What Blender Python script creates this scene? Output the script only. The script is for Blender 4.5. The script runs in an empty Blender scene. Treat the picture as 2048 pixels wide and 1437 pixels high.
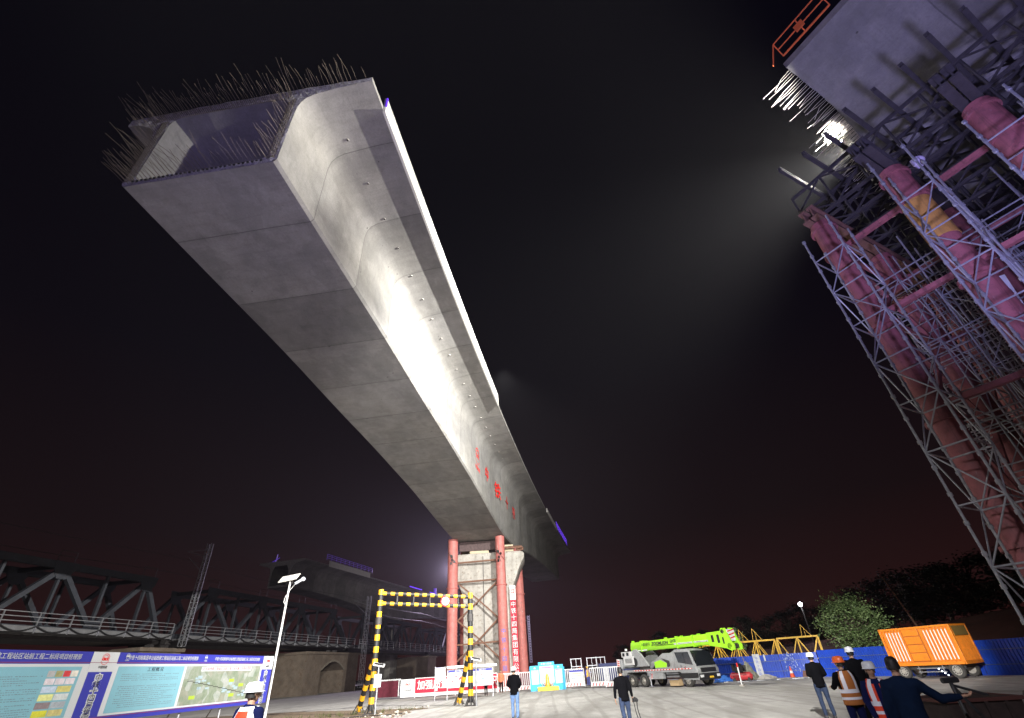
import bpy, bmesh, math, random
from mathutils import Vector, Matrix, noise
random.seed(11)
S = bpy.context.scene
COL = S.collection
PI = math.pi
V = Vector

# ------------------------------------------------------------------ helpers
def link(o, parent=None):
    COL.objects.link(o)
    if parent is not None:
        o.parent = parent
    return o

def tag(o, label=None, cat=None, group=None, kind=None):
    if label: o['label'] = label
    if cat: o['category'] = cat
    if group: o['group'] = group
    if kind: o['kind'] = kind
    return o

def thing(name, label, cat, loc=(0, 0, 0), rz=0.0, group=None, sc=1.0):
    o = bpy.data.objects.new(name, None)
    o.empty_display_size = 0.3
    o.location = loc
    o.rotation_euler = (0, 0, rz)
    o.scale = (sc, sc, sc)
    link(o)
    return tag(o, label, cat, group)

def mat_of(o):
    return Matrix.Translation(o.location) @ Matrix.Rotation(o.rotation_euler[2], 4, 'Z') @ Matrix.Scale(o.scale[0], 4)

def copy_tree(o, parent=None):
    kids = [c for c in COL.objects if c.parent is o]
    c = o.copy()
    COL.objects.link(c)
    c.parent = parent
    for k in kids:
        copy_tree(k, c)
    return c

def dup(o, loc, rz=None, label=None):
    c = copy_tree(o)
    c.location = loc
    if rz is not None: c.rotation_euler = (0, 0, rz)
    if label: c['label'] = label
    return c

class MB:
    """collects simple solids into one mesh"""
    def __init__(s):
        s.v = []; s.f = []; s.m = []; s.uv = []
    def add(s, vs, fs, mi=0):
        n = len(s.v)
        s.v += [tuple(p) for p in vs]
        s.f += [tuple(n + i for i in f) for f in fs]
        s.m += [mi] * len(fs)
        return s
    def box(s, c, d, rz=0.0, mi=0, M=None):
        x, y, z = d[0] / 2, d[1] / 2, d[2] / 2
        ps = [V((a * x, b * y, e * z)) for e in (-1, 1) for a, b in ((-1, -1), (1, -1), (1, 1), (-1, 1))]
        R = Matrix.Rotation(rz, 3, 'Z')
        if M is not None: R = M
        return s.add([R @ p + V(c) for p in ps], [(3, 2, 1, 0), (4, 5, 6, 7), (0, 1, 5, 4), (1, 2, 6, 5), (2, 3, 7, 6), (3, 0, 4, 7)], mi)
    def bar(s, a, b, w, h=None, mi=0, up=(0, 0, 1)):
        """rectangular bar from a to b"""
        a = V(a); b = V(b); h = w if h is None else h
        d = b - a
        if d.length < 1e-6: return s
        t = d.normalized(); u = V(up)
        if abs(t.dot(u)) > .98: u = V((1, 0, 0))
        r = t.cross(u).normalized(); u = r.cross(t).normalized()
        ps = []
        for q in (a, b):
            for i, j in ((-1, -1), (1, -1), (1, 1), (-1, 1)):
                ps.append(q + r * (i * w / 2) + u * (j * h / 2))
        return s.add(ps, [(3, 2, 1, 0), (4, 5, 6, 7), (0, 1, 5, 4), (1, 2, 6, 5), (2, 3, 7, 6), (3, 0, 4, 7)], mi)
    def ibeam(s, a, b, w, h, mi=0):
        a = V(a); b = V(b); t = .12
        u = V((0, 0, h / 2 - h * t / 2))
        s.bar(a + u, b + u, w, h * t, mi); s.bar(a - u, b - u, w, h * t, mi)
        s.bar(a, b, w * .18, h * (1 - 2 * t), mi)
        return s
    def tube(s, pts, r, n=8, mi=0, cap=True):
        """round tube through points; r number or list"""
        pts = [V(p) for p in pts]
        rs = r if isinstance(r, (list, tuple)) else [r] * len(pts)
        rings = []; u = None
        for i, p in enumerate(pts):
            t = (pts[min(i + 1, len(pts) - 1)] - pts[max(i - 1, 0)]).normalized()
            if u is None:
                u = V((0, 0, 1)) if abs(t.z) < .9 else V((1, 0, 0))
            u = (u - t * u.dot(t)).normalized()
            w = t.cross(u)
            rings.append([p + (u * math.cos(2 * PI * k / n) + w * math.sin(2 * PI * k / n)) * rs[i] for k in range(n)])
        vs = [q for R in rings for q in R]; fs = []
        for i in range(len(pts) - 1):
            for k in range(n):
                a = i * n + k; b = i * n + (k + 1) % n
                fs.append((a, b, b + n, a + n))
        if cap:
            fs.append(tuple(range(n))[::-1]); fs.append(tuple((len(pts) - 1) * n + k for k in range(n)))
        return s.add(vs, fs, mi)
    def prism(s, poly, h0, h1, axis='z', mi=0):
        """extrude a 2-D polygon; axis: normal of the polygon plane"""
        def P(a, b, c):
            return {'z': (a, b, c), 'y': (a, c, b), 'x': (c, a, b)}[axis]
        n = len(poly)
        vs = [P(a, b, h0) for a, b in poly] + [P(a, b, h1) for a, b in poly]
        fs = [tuple(range(n))[::-1], tuple(range(n, 2 * n))] + [(i, (i + 1) % n, n + (i + 1) % n, n + i) for i in range(n)]
        return s.add(vs, fs, mi)
    def ball(s, c, r, mi=0, nu=10, nv=7):
        c = V(c); rr = r if isinstance(r, (tuple, list)) else (r, r, r)
        vs = [c + V((0, 0, -rr[2]))]; 
        for j in range(1, nv):
            a = -PI / 2 + PI * j / nv
            for i in range(nu):
                b = 2 * PI * i / nu
                vs.append(c + V((rr[0] * math.cos(a) * math.cos(b), rr[1] * math.cos(a) * math.sin(b), rr[2] * math.sin(a))))
        vs.append(c + V((0, 0, rr[2]))); L = len(vs) - 1; fs = []
        for i in range(nu):
            k = (i + 1) % nu
            fs.append((0, 1 + k, 1 + i)); fs.append((L, L - nu + i, L - nu + k))
            for j in range(nv - 2):
                a = 1 + j * nu
                fs.append((a + i, a + k, a + nu + k, a + nu + i))
        return s.add(vs, fs, mi)
    def loft(s, rings, mi=0, cap=True, closed=True):
        n = len(rings[0]); vs = [q for R in rings for q in R]; fs = []
        for i in range(len(rings) - 1):
            for k in range(n if closed else n - 1):
                a = i * n + k; b = i * n + (k + 1) % n
                fs.append((a, b, b + n, a + n))
        if cap:
            fs.append(tuple(range(n))[::-1]); fs.append(tuple((len(rings) - 1) * n + k for k in range(n)))
        return s.add(vs, fs, mi)
    def build(s, name, mats, parent=None, world=False, smooth=False, bevel=0, fix=True):
        me = bpy.data.meshes.new(name)
        vs = s.v
        if world and parent is not None:
            Mi = mat_of(parent).inverted()
            vs = [tuple(Mi @ V(p)) for p in vs]
        me.from_pydata(vs, [], s.f)
        for m in (mats if isinstance(mats, (list, tuple)) else [mats]):
            me.materials.append(m)
        me.polygons.foreach_set('material_index', s.m)
        me.update()
        if fix or bevel:
            bm = bmesh.new(); bm.from_mesh(me)
            if fix: bmesh.ops.recalc_face_normals(bm, faces=bm.faces)
            if bevel:
                bmesh.ops.remove_doubles(bm, verts=bm.verts, dist=1e-5)
                es = [e for e in bm.edges if len(e.link_faces) == 2 and e.calc_face_angle(0) > .5]
                bmesh.ops.bevel(bm, geom=es, offset=bevel, segments=2, affect='EDGES', profile=.5, clamp_overlap=True)
            bm.to_mesh(me); bm.free()
        if smooth:
            for p in me.polygons: p.use_smooth = True
            try:
                me.set_sharp_from_angle(angle=math.radians(38))
            except Exception: pass
        o = bpy.data.objects.new(name, me)
        return link(o, parent)

def baked(o, mods):
    """apply a list of (type, settings) modifiers and return the mesh"""
    for i, (t, kw) in enumerate(mods):
        m = o.modifiers.new('m%d' % i, t)
        for k, v in kw.items(): setattr(m, k, v)
    dg = bpy.context.evaluated_depsgraph_get()
    me = bpy.data.meshes.new_from_object(o.evaluated_get(dg))
    o.modifiers.clear()
    return me

# ------------------------------------------------------------------ materials
MATS = {}
def mat(name, col, rough=.6, metal=0.0, var=0.0, scale=3.0, bump=0.0, bscale=None, dirt=None, emit=None, estr=1.0, coat=0.0, var2=None, spec=.5):
    if name in MATS: return MATS[name]
    m = bpy.data.materials.new(name); m.use_nodes = True
    nt = m.node_tree; N = nt.nodes; L = nt.links
    b = N['Principled BSDF']
    b.inputs['Roughness'].default_value = rough
    b.inputs['Metallic'].default_value = metal
    b.inputs['Specular IOR Level'].default_value = spec
    if coat: b.inputs['Coat Weight'].default_value = coat
    c4 = (*col, 1)
    b.inputs['Base Color'].default_value = c4
    if var or dirt or bump:
        tc = N.new('ShaderNodeTexCoord'); mp = N.new('ShaderNodeMapping'); L.new(tc.outputs['Object'], mp.inputs[0])
    if var or dirt:
        n1 = N.new('ShaderNodeTexNoise'); n1.inputs['Scale'].default_value = scale; n1.inputs['Detail'].default_value = 8; n1.inputs['Roughness'].default_value = .65
        L.new(mp.outputs[0], n1.inputs['Vector'])
        r = N.new('ShaderNodeValToRGB'); r.color_ramp.elements[0].position = .3; r.color_ramp.elements[1].position = .7
        lo = tuple(max(0, x * (1 - var)) for x in col); hi = tuple(min(1, x * (1 + var)) for x in col)
        r.color_ramp.elements[0].color = (*lo, 1); r.color_ramp.elements[1].color = (*hi, 1)
        L.new(n1.outputs['Fac'], r.inputs[0]); out = r.outputs[0]
        if dirt:
            n2 = N.new('ShaderNodeTexNoise'); n2.inputs['Scale'].default_value = scale * 2.7; n2.inputs['Detail'].default_value = 10; n2.inputs['Roughness'].default_value = .7
            L.new(mp.outputs[0], n2.inputs['Vector'])
            r2 = N.new('ShaderNodeValToRGB'); r2.color_ramp.elements[0].position = .52; r2.color_ramp.elements[1].position = .68
            L.new(n2.outputs['Fac'], r2.inputs[0])
            mx = N.new('ShaderNodeMix'); mx.data_type = 'RGBA'
            L.new(r2.outputs[0], mx.inputs[0]); L.new(out, mx.inputs[6]); mx.inputs[7].default_value = (*dirt, 1)
            out = mx.outputs[2]
        L.new(out, b.inputs['Base Color'])
    if bump:
        n3 = N.new('ShaderNodeTexNoise'); n3.inputs['Scale'].default_value = bscale or scale * 6; n3.inputs['Detail'].default_value = 6
        L.new(mp.outputs[0], n3.inputs['Vector'])
        bp = N.new('ShaderNodeBump'); bp.inputs['Strength'].default_value = bump; bp.inputs['Distance'].default_value = .02
        L.new(n3.outputs['Fac'], bp.inputs['Height']); L.new(bp.outputs[0], b.inputs['Normal'])
    if emit:
        b.inputs['Emission Color'].default_value = (*emit, 1); b.inputs['Emission Strength'].default_value = estr
    MATS[name] = m
    return m

def streak(m, col, sc=(9, 9, .5), lo=.52, hi=.66, amt=.7):
    nt = m.node_tree; N = nt.nodes; L = nt.links; b = N['Principled BSDF']; src = b.inputs['Base Color'].links[0].from_socket
    tc = N.new('ShaderNodeTexCoord'); mp = N.new('ShaderNodeMapping'); mp.inputs['Scale'].default_value = sc; L.new(tc.outputs['Object'], mp.inputs[0])
    n = N.new('ShaderNodeTexNoise'); n.inputs['Scale'].default_value = 1; n.inputs['Detail'].default_value = 9; n.inputs['Roughness'].default_value = .7; L.new(mp.outputs[0], n.inputs['Vector'])
    r = N.new('ShaderNodeValToRGB'); r.color_ramp.elements[0].position = lo; r.color_ramp.elements[1].position = hi; r.color_ramp.elements[1].color = (amt, amt, amt, 1); L.new(n.outputs['Fac'], r.inputs[0])
    x = N.new('ShaderNodeMix'); x.data_type = 'RGBA'; L.new(r.outputs[0], x.inputs[0]); L.new(src, x.inputs[6]); x.inputs[7].default_value = (*col, 1); L.new(x.outputs[2], b.inputs['Base Color'])

def girder_mat(name, base, seam=4.0, stain=(.10, .085, .06)):
    """precast concrete; UV.x metres along the girder, UV.y metres round the section"""
    m = bpy.data.materials.new(name); m.use_nodes = True
    nt = m.node_tree; N = nt.nodes; L = nt.links; b = N['Principled BSDF']
    b.inputs['Roughness'].default_value = .85; b.inputs['Specular IOR Level'].default_value = .25
    uv = N.new('ShaderNodeUVMap')
    def noise_(vx, vy, sc, det=8, ro=.6, w=0):
        mp = N.new('ShaderNodeMapping'); mp.inputs['Scale'].default_value = (vx, vy, 1); mp.inputs['Location'].default_value = (w, w * 1.7, 0)
        L.new(uv.outputs[0], mp.inputs[0])
        n = N.new('ShaderNodeTexNoise'); n.inputs['Scale'].default_value = sc; n.inputs['Detail'].default_value = det; n.inputs['Roughness'].default_value = ro
        L.new(mp.outputs[0], n.inputs['Vector']); return n.outputs['Fac']
    def ramp(f, p0, p1, c0=(0, 0, 0), c1=(1, 1, 1)):
        r = N.new('ShaderNodeValToRGB'); r.color_ramp.elements[0].position = p0; r.color_ramp.elements[1].position = p1
        r.color_ramp.elements[0].color = (*c0, 1); r.color_ramp.elements[1].color = (*c1, 1)
        L.new(f, r.inputs[0]); return r.outputs[0]
    def mixc(f, a, bcol, fac=None, mode='MIX'):
        x = N.new('ShaderNodeMix'); x.data_type = 'RGBA'; x.blend_type = mode
        if f is None: x.inputs[0].default_value = fac
        else: L.new(f, x.inputs[0])
        if isinstance(a, tuple): x.inputs[6].default_value = (*a, 1)
        else: L.new(a, x.inputs[6])
        if isinstance(bcol, tuple): x.inputs[7].default_value = (*bcol, 1)
        else: L.new(bcol, x.inputs[7])
        return x.outputs[2]
    def math_(op, a, bb=None):
        x = N.new('ShaderNodeMath'); x.operation = op
        for i, q in enumerate((a, bb)):
            if q is None: continue
            if isinstance(q, (int, float)): x.inputs[i].default_value = q
            else: L.new(q, x.inputs[i])
        return x.outputs[0]
    blotch = ramp(noise_(1, 1, .9, 10, .68), .26, .74, tuple(x * .70 for x in base), tuple(min(1, x * 1.17) for x in base))
    big = ramp(noise_(1, 1, .25, 4, .5, 3), .35, .65, (.88, .88, .9), (1.06, 1.05, 1.03))
    c = mixc(None, blotch, big, 1.0, 'MULTIPLY')
    # streaks running down the web
    st = ramp(noise_(3.2, .35, 1.6, 8, .6, 9), .5, .72)
    c = mixc(math_('MULTIPLY', st, .3), c, tuple(x * .55 for x in base))
    fine = ramp(noise_(1, 1, 11, 10, .8, 7), .3, .7, (.82, .82, .82), (1.12, 1.12, 1.12))
    c = mixc(None, c, fine, 1.0, 'MULTIPLY')
    sc2 = ramp(noise_(.25, 5, 2.2, 10, .7, 4), .6, .7)
    c = mixc(math_('MULTIPLY', sc2, .25), c, tuple(min(1, x * 1.5) for x in base))
    dk = ramp(noise_(1, 1, 3.2, 12, .75, 5), .6, .74)
    c = mixc(math_('MULTIPLY', dk, .6), c, stain)
    pt = ramp(noise_(.6, 1, .55, 6, .55, 13), .54, .57)
    c = mixc(math_('MULTIPLY', pt, .28), c, tuple(x * .55 for x in base))
    # pour joints every few metres, each segment its own tone
    sx = N.new('ShaderNodeSeparateXYZ'); L.new(uv.outputs[0], sx.inputs[0])
    wob = noise_(1, 1, .7, 3, .5, 1)
    xx = math_('ADD', math_('DIVIDE', sx.outputs[0], seam), math_('MULTIPLY', wob, .012))
    fr = math_('FRACT', xx)
    e = math_('ABSOLUTE', math_('SUBTRACT', fr, .5))
    line = math_('MULTIPLY', math_('GREATER_THAN', math_('ADD', e, math_('MULTIPLY', noise_(1, 1, 5, 4, .7, 8), .008)), .4985), .65)
    near = math_('MULTIPLY', ramp(e, .44, .5), ramp(noise_(1, 1, 1.1, 9, .75, 6), .45, .65))
    line = math_('MAXIMUM', line, math_('MULTIPLY', near, .5))
    seg = N.new('ShaderNodeTexWhiteNoise'); seg.noise_dimensions = '1D'; L.new(math_('FLOOR', math_('ADD', xx, 0.0)), seg.inputs['W'])
    tone = math_('ADD', math_('MULTIPLY', seg.outputs['Value'], .30), .80)
    tm = N.new('ShaderNodeMix'); tm.data_type = 'RGBA'; tm.blend_type = 'MULTIPLY'; tm.inputs[0].default_value = 1
    cc = N.new('ShaderNodeCombineXYZ'); L.new(tone, cc.inputs[0]); L.new(tone, cc.inputs[1]); L.new(tone, cc.inputs[2])
    L.new(c, tm.inputs[6]); L.new(cc.outputs[0], tm.inputs[7])
    c = mixc(line, tm.outputs[2], tuple(x * .32 for x in base))
    def grid(sock, per, wd):
        f_ = math_('FRACT', math_('DIVIDE', sock, per)); return math_('GREATER_THAN', math_('ABSOLUTE', math_('SUBTRACT', f_, .5)), wd)
    gl = math_('MAXIMUM', grid(sx.outputs[1], 1.22, .493), grid(sx.outputs[0], 2.0, .496))
    c = mixc(math_('MULTIPLY', gl, math_('MULTIPLY', ramp(noise_(1, 1, 1.3, 4, .6, 11), .4, .6), .3)), c, tuple(x * .5 for x in base))
    vo = N.new('ShaderNodeTexVoronoi'); vo.inputs['Scale'].default_value = .9; mpv = N.new('ShaderNodeMapping'); L.new(uv.outputs[0], mpv.inputs[0]); L.new(mpv.outputs[0], vo.inputs['Vector'])
    c = mixc(math_('MULTIPLY', ramp(vo.outputs['Distance'], .035, .05, (1, 1, 1), (0, 0, 0)), .75), c, tuple(x * .2 for x in base))
    L.new(c, b.inputs['Base Color'])
    bp = N.new('ShaderNodeBump'); bp.inputs['Strength'].default_value = .35; bp.inputs['Distance'].default_value = .03
    L.new(noise_(1, 1, 6, 8, .7, 2), bp.inputs['Height']); L.new(bp.outputs[0], b.inputs['Normal'])
    return m

M_CONC = girder_mat('girder_concrete', (.275, .268, .255))
M_CONC2 = mat('pier_concrete', (.43, .41, .375), .85, var=.18, scale=1.2, bump=.25, dirt=(.22, .19, .15))
M_ROUGH = mat('rough_broken_concrete', (.42, .41, .42), .95, var=.45, scale=9, bump=1.0, bscale=25, dirt=(.07, .07, .07))
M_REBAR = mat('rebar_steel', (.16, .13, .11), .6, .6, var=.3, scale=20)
M_REBARL = mat('lamplit_rebar_steel', (.55, .52, .48), .45, .3)  # lighter copy of the rebar steel; the lamp's brightness is put into its colour
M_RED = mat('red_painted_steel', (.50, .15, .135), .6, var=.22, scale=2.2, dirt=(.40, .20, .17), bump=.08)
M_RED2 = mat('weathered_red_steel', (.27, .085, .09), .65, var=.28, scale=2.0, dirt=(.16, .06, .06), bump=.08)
M_OCHRE = mat('ochre_painted_steel', (.42, .22, .05), .6, var=.2, scale=3, dirt=(.25, .15, .06))
M_RUST = mat('rusty_steel', (.17, .085, .055), .8, var=.35, scale=6)
M_DARK = mat('dark_steel', (.06, .055, .055), .6, .3, var=.3, scale=4)
M_BLACK = mat('black_paint', (.018, .018, .02), .5, var=.2, scale=5)
M_YEL = mat('yellow_paint', (.80, .42, .02), .45, var=.1, scale=8)
M_GALV = mat('galvanised_steel', (.42, .43, .46), .42, .7, var=.2, scale=12)
M_TRUSS = mat('grey_bridge_paint', (.036, .040, .052), .6, var=.3, scale=1.5, dirt=(.04, .037, .04))
M_MASON = mat('masonry', (.17, .135, .105), .95, var=.3, scale=.8, bump=.4, dirt=(.13, .085, .055))
M_WHITE = mat('white_paint', (.80, .80, .80), .5, var=.05, scale=4)
M_PALE = mat('pale_board', (.56, .58, .62), .5)
M_SIGNBLUE = mat('sign_blue', (.035, .04, .36), .5)
M_SKYPANEL = mat('pale_blue_panel', (.20, .42, .52), .5, var=.04, scale=2)
M_REDCLOTH = mat('red_banner_cloth', (.66, .02, .05), .7, var=.12, scale=4)
M_LETTER = mat('red_lettering', (.70, .02, .015), .6)
M_WLETTER = mat('white_lettering', (.85, .85, .85), .6)
M_KLETTER = mat('dark_lettering', (.03, .03, .04), .6)
M_BLETTER = mat('blue_lettering', (.08, .14, .55), .6)
M_GREYTXT = mat('grey_print', (.16, .22, .27), .7)
M_LED = mat('violet_led', (.1, .05, .4), .5, emit=(.16, .04, 1.0), estr=1.1)
M_GLASS = mat('dark_glass', (.015, .018, .022), .12, spec=.6)
M_TYRE = mat('tyre_rubber', (.05, .047, .044), .85, var=.3, scale=9)
M_LIME = mat('lime_paint', (.36, .80, .03), .35, coat=.3, var=.06, scale=3)
M_CGREY = mat('crane_grey', (.33, .34, .35), .45, var=.1, scale=3, dirt=(.24, .23, .21))
M_ORANGE = mat('orange_paint', (.82, .24, .015), .42, var=.08, scale=3, dirt=(.55, .17, .02))
M_HOARD = mat('blue_hoarding_sheet', (.012, .06, .46), .45, var=.22, scale=1.5, dirt=(.03, .075, .30))
M_SOIL = mat('bare_soil', (.17, .12, .07), .95, var=.4, scale=4, bump=.8, bscale=18, dirt=(.06, .05, .035))

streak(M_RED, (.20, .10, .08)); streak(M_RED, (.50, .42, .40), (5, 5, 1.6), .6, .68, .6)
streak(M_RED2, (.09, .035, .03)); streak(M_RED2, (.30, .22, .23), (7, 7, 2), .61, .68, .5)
streak(M_OCHRE, (.16, .09, .04)); streak(M_CONC2, (.20, .185, .16), (2.5, 2.5, .22), .5, .66, .5)
streak(M_ORANGE, (.35, .10, .02), (5, 5, .9), .58, .7, .5); streak(M_CGREY, (.13, .12, .10), (4, 4, 1.5), .55, .68, .6); streak(M_LIME, (.20, .36, .03), (3, 6, 6), .58, .7, .5)

# ------------------------------------------------------------------ text as flat geometry
def glyphs(txt, size, m, origin, xd, yd, parent=None, name='lettering', world=True, depth=.006, align='CENTER', squash=1.0, spacing=1.0, bold=0.0):
    cu = bpy.data.curves.new('t', 'FONT'); cu.body = txt; cu.size = size; cu.extrude = depth; cu.align_x = align; cu.align_y = 'CENTER'; cu.space_character = spacing
    cu.offset = bold
    cu.resolution_u = 3
    o = bpy.data.objects.new('t', cu); COL.objects.link(o)
    dg = bpy.context.evaluated_depsgraph_get()
    me = bpy.data.meshes.new_from_object(o.evaluated_get(dg))
    bpy.data.objects.remove(o)
    xd = V(xd).normalized(); yd = V(yd).normalized(); zd = xd.cross(yd)
    M = Matrix(((xd.x * squash, yd.x, zd.x, origin[0]), (xd.y * squash, yd.y, zd.y, origin[1]), (xd.z * squash, yd.z, zd.z, origin[2]), (0, 0, 0, 1)))
    if world and parent is not None: M = mat_of(parent).inverted() @ M
    me.transform(M)
    me.materials.clear(); me.materials.append(m); me.name = name
    return link(bpy.data.objects.new(name, me), parent)

def emblem(c, r, m, xd, yd, parent, world=True, sub='中国铁建', tm=None):
    """round rail-company style mark: ring, arch strokes and small lettering below"""
    xd = V(xd).normalized(); yd = V(yd).normalized(); zd = xd.cross(yd) ; c = V(c)
    b = MB()
    def arc(r0, a0, a1, w, n=14, sy=1.0, oy=0):
        for i in range(n):
            t0 = a0 + (a1 - a0) * i / n; t1 = a0 + (a1 - a0) * (i + 1) / n
            P = lambda t, q: c + xd * (q * math.cos(t)) + yd * (q * math.sin(t) * sy + oy) + zd * .004
            b.add([P(t0, r0 - w), P(t1, r0 - w), P(t1, r0 + w), P(t0, r0 + w)], [(0, 1, 2, 3)])
    arc(r * .95, math.radians(20), math.radians(160), r * .05)
    arc(r * .68, math.radians(25), math.radians(155), r * .04)
    arc(r * .95, math.radians(200), math.radians(340), r * .04)
    b.build('emblem', m, parent, world=world, fix=False)
    glyphs('CRCC', r * .62, m, c + zd * .004, xd, yd, parent, 'emblem_lettering', world, depth=.002, bold=.01)
    if sub: glyphs(sub, r * .55, tm or m, c - yd * r * 1.45 + zd * .004, xd, yd, parent, 'emblem_caption', world, depth=.002)
# ------------------------------------------------------------------ camera
cam = bpy.data.cameras.new('camera'); co = bpy.data.objects.new('camera', cam); COL.objects.link(co)
cam.sensor_width = 36; cam.lens = 932 / 2048 * 36; cam.clip_end = 3000; cam.clip_start = .05
RW = Matrix(((0.997748706, 0.0670635526, 0.0), (0.0371329182, -0.552450916, -0.832717919), (-0.0558450220, 0.830843226, -0.553697452)))
co.matrix_world = Matrix.Translation((0, 0, 1.6)) @ RW.to_4x4()
S.camera = co
S.view_settings.view_transform = 'Standard'; S.view_settings.look = 'None'; S.view_settings.gamma = 1; S.view_settings.exposure = 0

# ------------------------------------------------------------------ night sky
w = bpy.data.worlds.new('World'); S.world = w; w.use_nodes = True
nt = w.node_tree; N = nt.nodes; L = nt.links; N.clear()
out = N.new('ShaderNodeOutputWorld'); bg = N.new('ShaderNodeBackground'); L.new(bg.outputs[0], out.inputs[0])
tc = N.new('ShaderNodeTexCoord'); sx = N.new('ShaderNodeSeparateXYZ'); L.new(tc.outputs['Generated'], sx.inputs[0])
r = N.new('ShaderNodeValToRGB'); L.new(sx.outputs[2], r.inputs[0])
els = r.color_ramp.elements
els[0].position = 0.0; els[0].color = (.026, .0065, .0055, 1)
els[1].position = 1.0; els[1].color = (.0012, .0009, .0026, 1)
for p, c in ((.06, (.0185, .0058, .0056)), (.22, (.0082, .0042, .0050)), (.5, (.0034, .0024, .0046)), (.75, (.0018, .0014, .0034))):
    e = els.new(p); e.color = (*c, 1)
sky = N.new('ShaderNodeTexSky'); sky.sky_type = 'NISHITA'; sky.sun_disc = False; sky.sun_elevation = math.radians(-8); sky.sun_rotation = math.radians(200)
ad = N.new('ShaderNodeMix'); ad.data_type = 'RGBA'; ad.blend_type = 'ADD'; ad.inputs[0].default_value = .02
L.new(r.outputs[0], ad.inputs[6]); L.new(sky.outputs[0], ad.inputs[7]); L.new(ad.outputs[2], bg.inputs[0]); bg.inputs[1].default_value = 1.0

# ------------------------------------------------------------------ ground
gm = bpy.data.materials.new('dusty_concrete_yard'); gm.use_nodes = True
nt = gm.node_tree; N = nt.nodes; L = nt.links; b = N['Principled BSDF']; b.inputs['Roughness'].default_value = .9; b.inputs['Specular IOR Level'].default_value = .2
tc = N.new('ShaderNodeTexCoord')
def gn(sc, vx=1, vy=1, det=8, ro=.6):
    mp = N.new('ShaderNodeMapping'); mp.inputs['Scale'].default_value = (vx, vy, 1); L.new(tc.outputs['Object'], mp.inputs[0])
    n = N.new('ShaderNodeTexNoise'); n.inputs['Scale'].default_value = sc; n.inputs['Detail'].default_value = det; n.inputs['Roughness'].default_value = ro; L.new(mp.outputs[0], n.inputs['Vector']); return n.outputs['Fac']
def gr(f, a, b_, c0, c1):
    r = N.new('ShaderNodeValToRGB'); r.color_ramp.elements[0].position = a; r.color_ramp.elements[1].position = b_; r.color_ramp.elements[0].color = (*c0, 1); r.color_ramp.elements[1].color = (*c1, 1); L.new(f, r.inputs[0]); return r.outputs[0]
def gx(f, a, b_, mode='MIX', fac=None):
    x = N.new('ShaderNodeMix'); x.data_type = 'RGBA'; x.blend_type = mode
    if f is None: x.inputs[0].default_value = fac
    else: L.new(f, x.inputs[0])
    for i, q in ((6, a), (7, b_)):
        if isinstance(q, tuple): x.inputs[i].default_value = (*q, 1)
        else: L.new(q, x.inputs[i])
    return x.outputs[2]
c = gr(gn(.25), .3, .7, (.36, .355, .345), (.50, .495, .48))
c = gx(None, c, gr(gn(2.2, 1, .25), .3, .75, (.8, .79, .77), (1.15, 1.14, 1.12)), 'MULTIPLY', 1.0)
c = gx(gr(gn(1.1, .3, 3.0, 10, .7), .56, .72, (0, 0, 0), (.45, .45, .45)), c, (.2, .19, .17))
c = gx(gr(gn(14, 1, 1, 4), .62, .7, (0, 0, 0), (.5, .5, .5)), c, (.2, .19, .17))
def band(vx, vy, sc, dist):
    mp = N.new('ShaderNodeMapping'); mp.inputs['Rotation'].default_value = (0, 0, vx); mp.inputs['Scale'].default_value = (1, .12, 1); L.new(tc.outputs['Object'], mp.inputs[0])
    w_ = N.new('ShaderNodeTexWave'); w_.inputs['Scale'].default_value = sc; w_.inputs['Distortion'].default_value = dist; w_.inputs['Detail'].default_value = 3; w_.inputs['Detail Scale'].default_value = .6
    L.new(mp.outputs[0], w_.inputs['Vector']); return w_.outputs['Fac']
for ro, sc_, di in ((1.15, .22, 9.0), (.35, .3, 12.0)):
    c = gx(gr(band(ro, 0, sc_, di), .86, .97, (0, 0, 0), (.42, .42, .42)), c, (.25, .24, .22))
c = gx(gr(gn(.55, 1, 1, 12, .72), .56, .66, (0, 0, 0), (.6, .6, .6)), c, (.22, .205, .18))
c = gx(gr(gn(.11, 1, 1, 12, .7), .52, .62, (0, 0, 0), (.35, .35, .35)), c, (.26, .25, .225))
L.new(c, b.inputs['Base Color'])
bp = N.new('ShaderNodeBump'); bp.inputs['Strength'].default_value = .5; bp.inputs['Distance'].default_value = .04; L.new(gn(6, 1, 1, 8, .7), bp.inputs['Height']); L.new(bp.outputs[0], b.inputs['Normal'])
g = MB()
nx = 40
g.add([(-900, -60, 0), (900, -60, 0), (900, 1500, 0), (-900, 1500, 0)], [(0, 1, 2, 3)])
tag(g.build('ground', gm), 'dusty pale concrete yard of the building site', 'ground', kind='structure')

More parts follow.
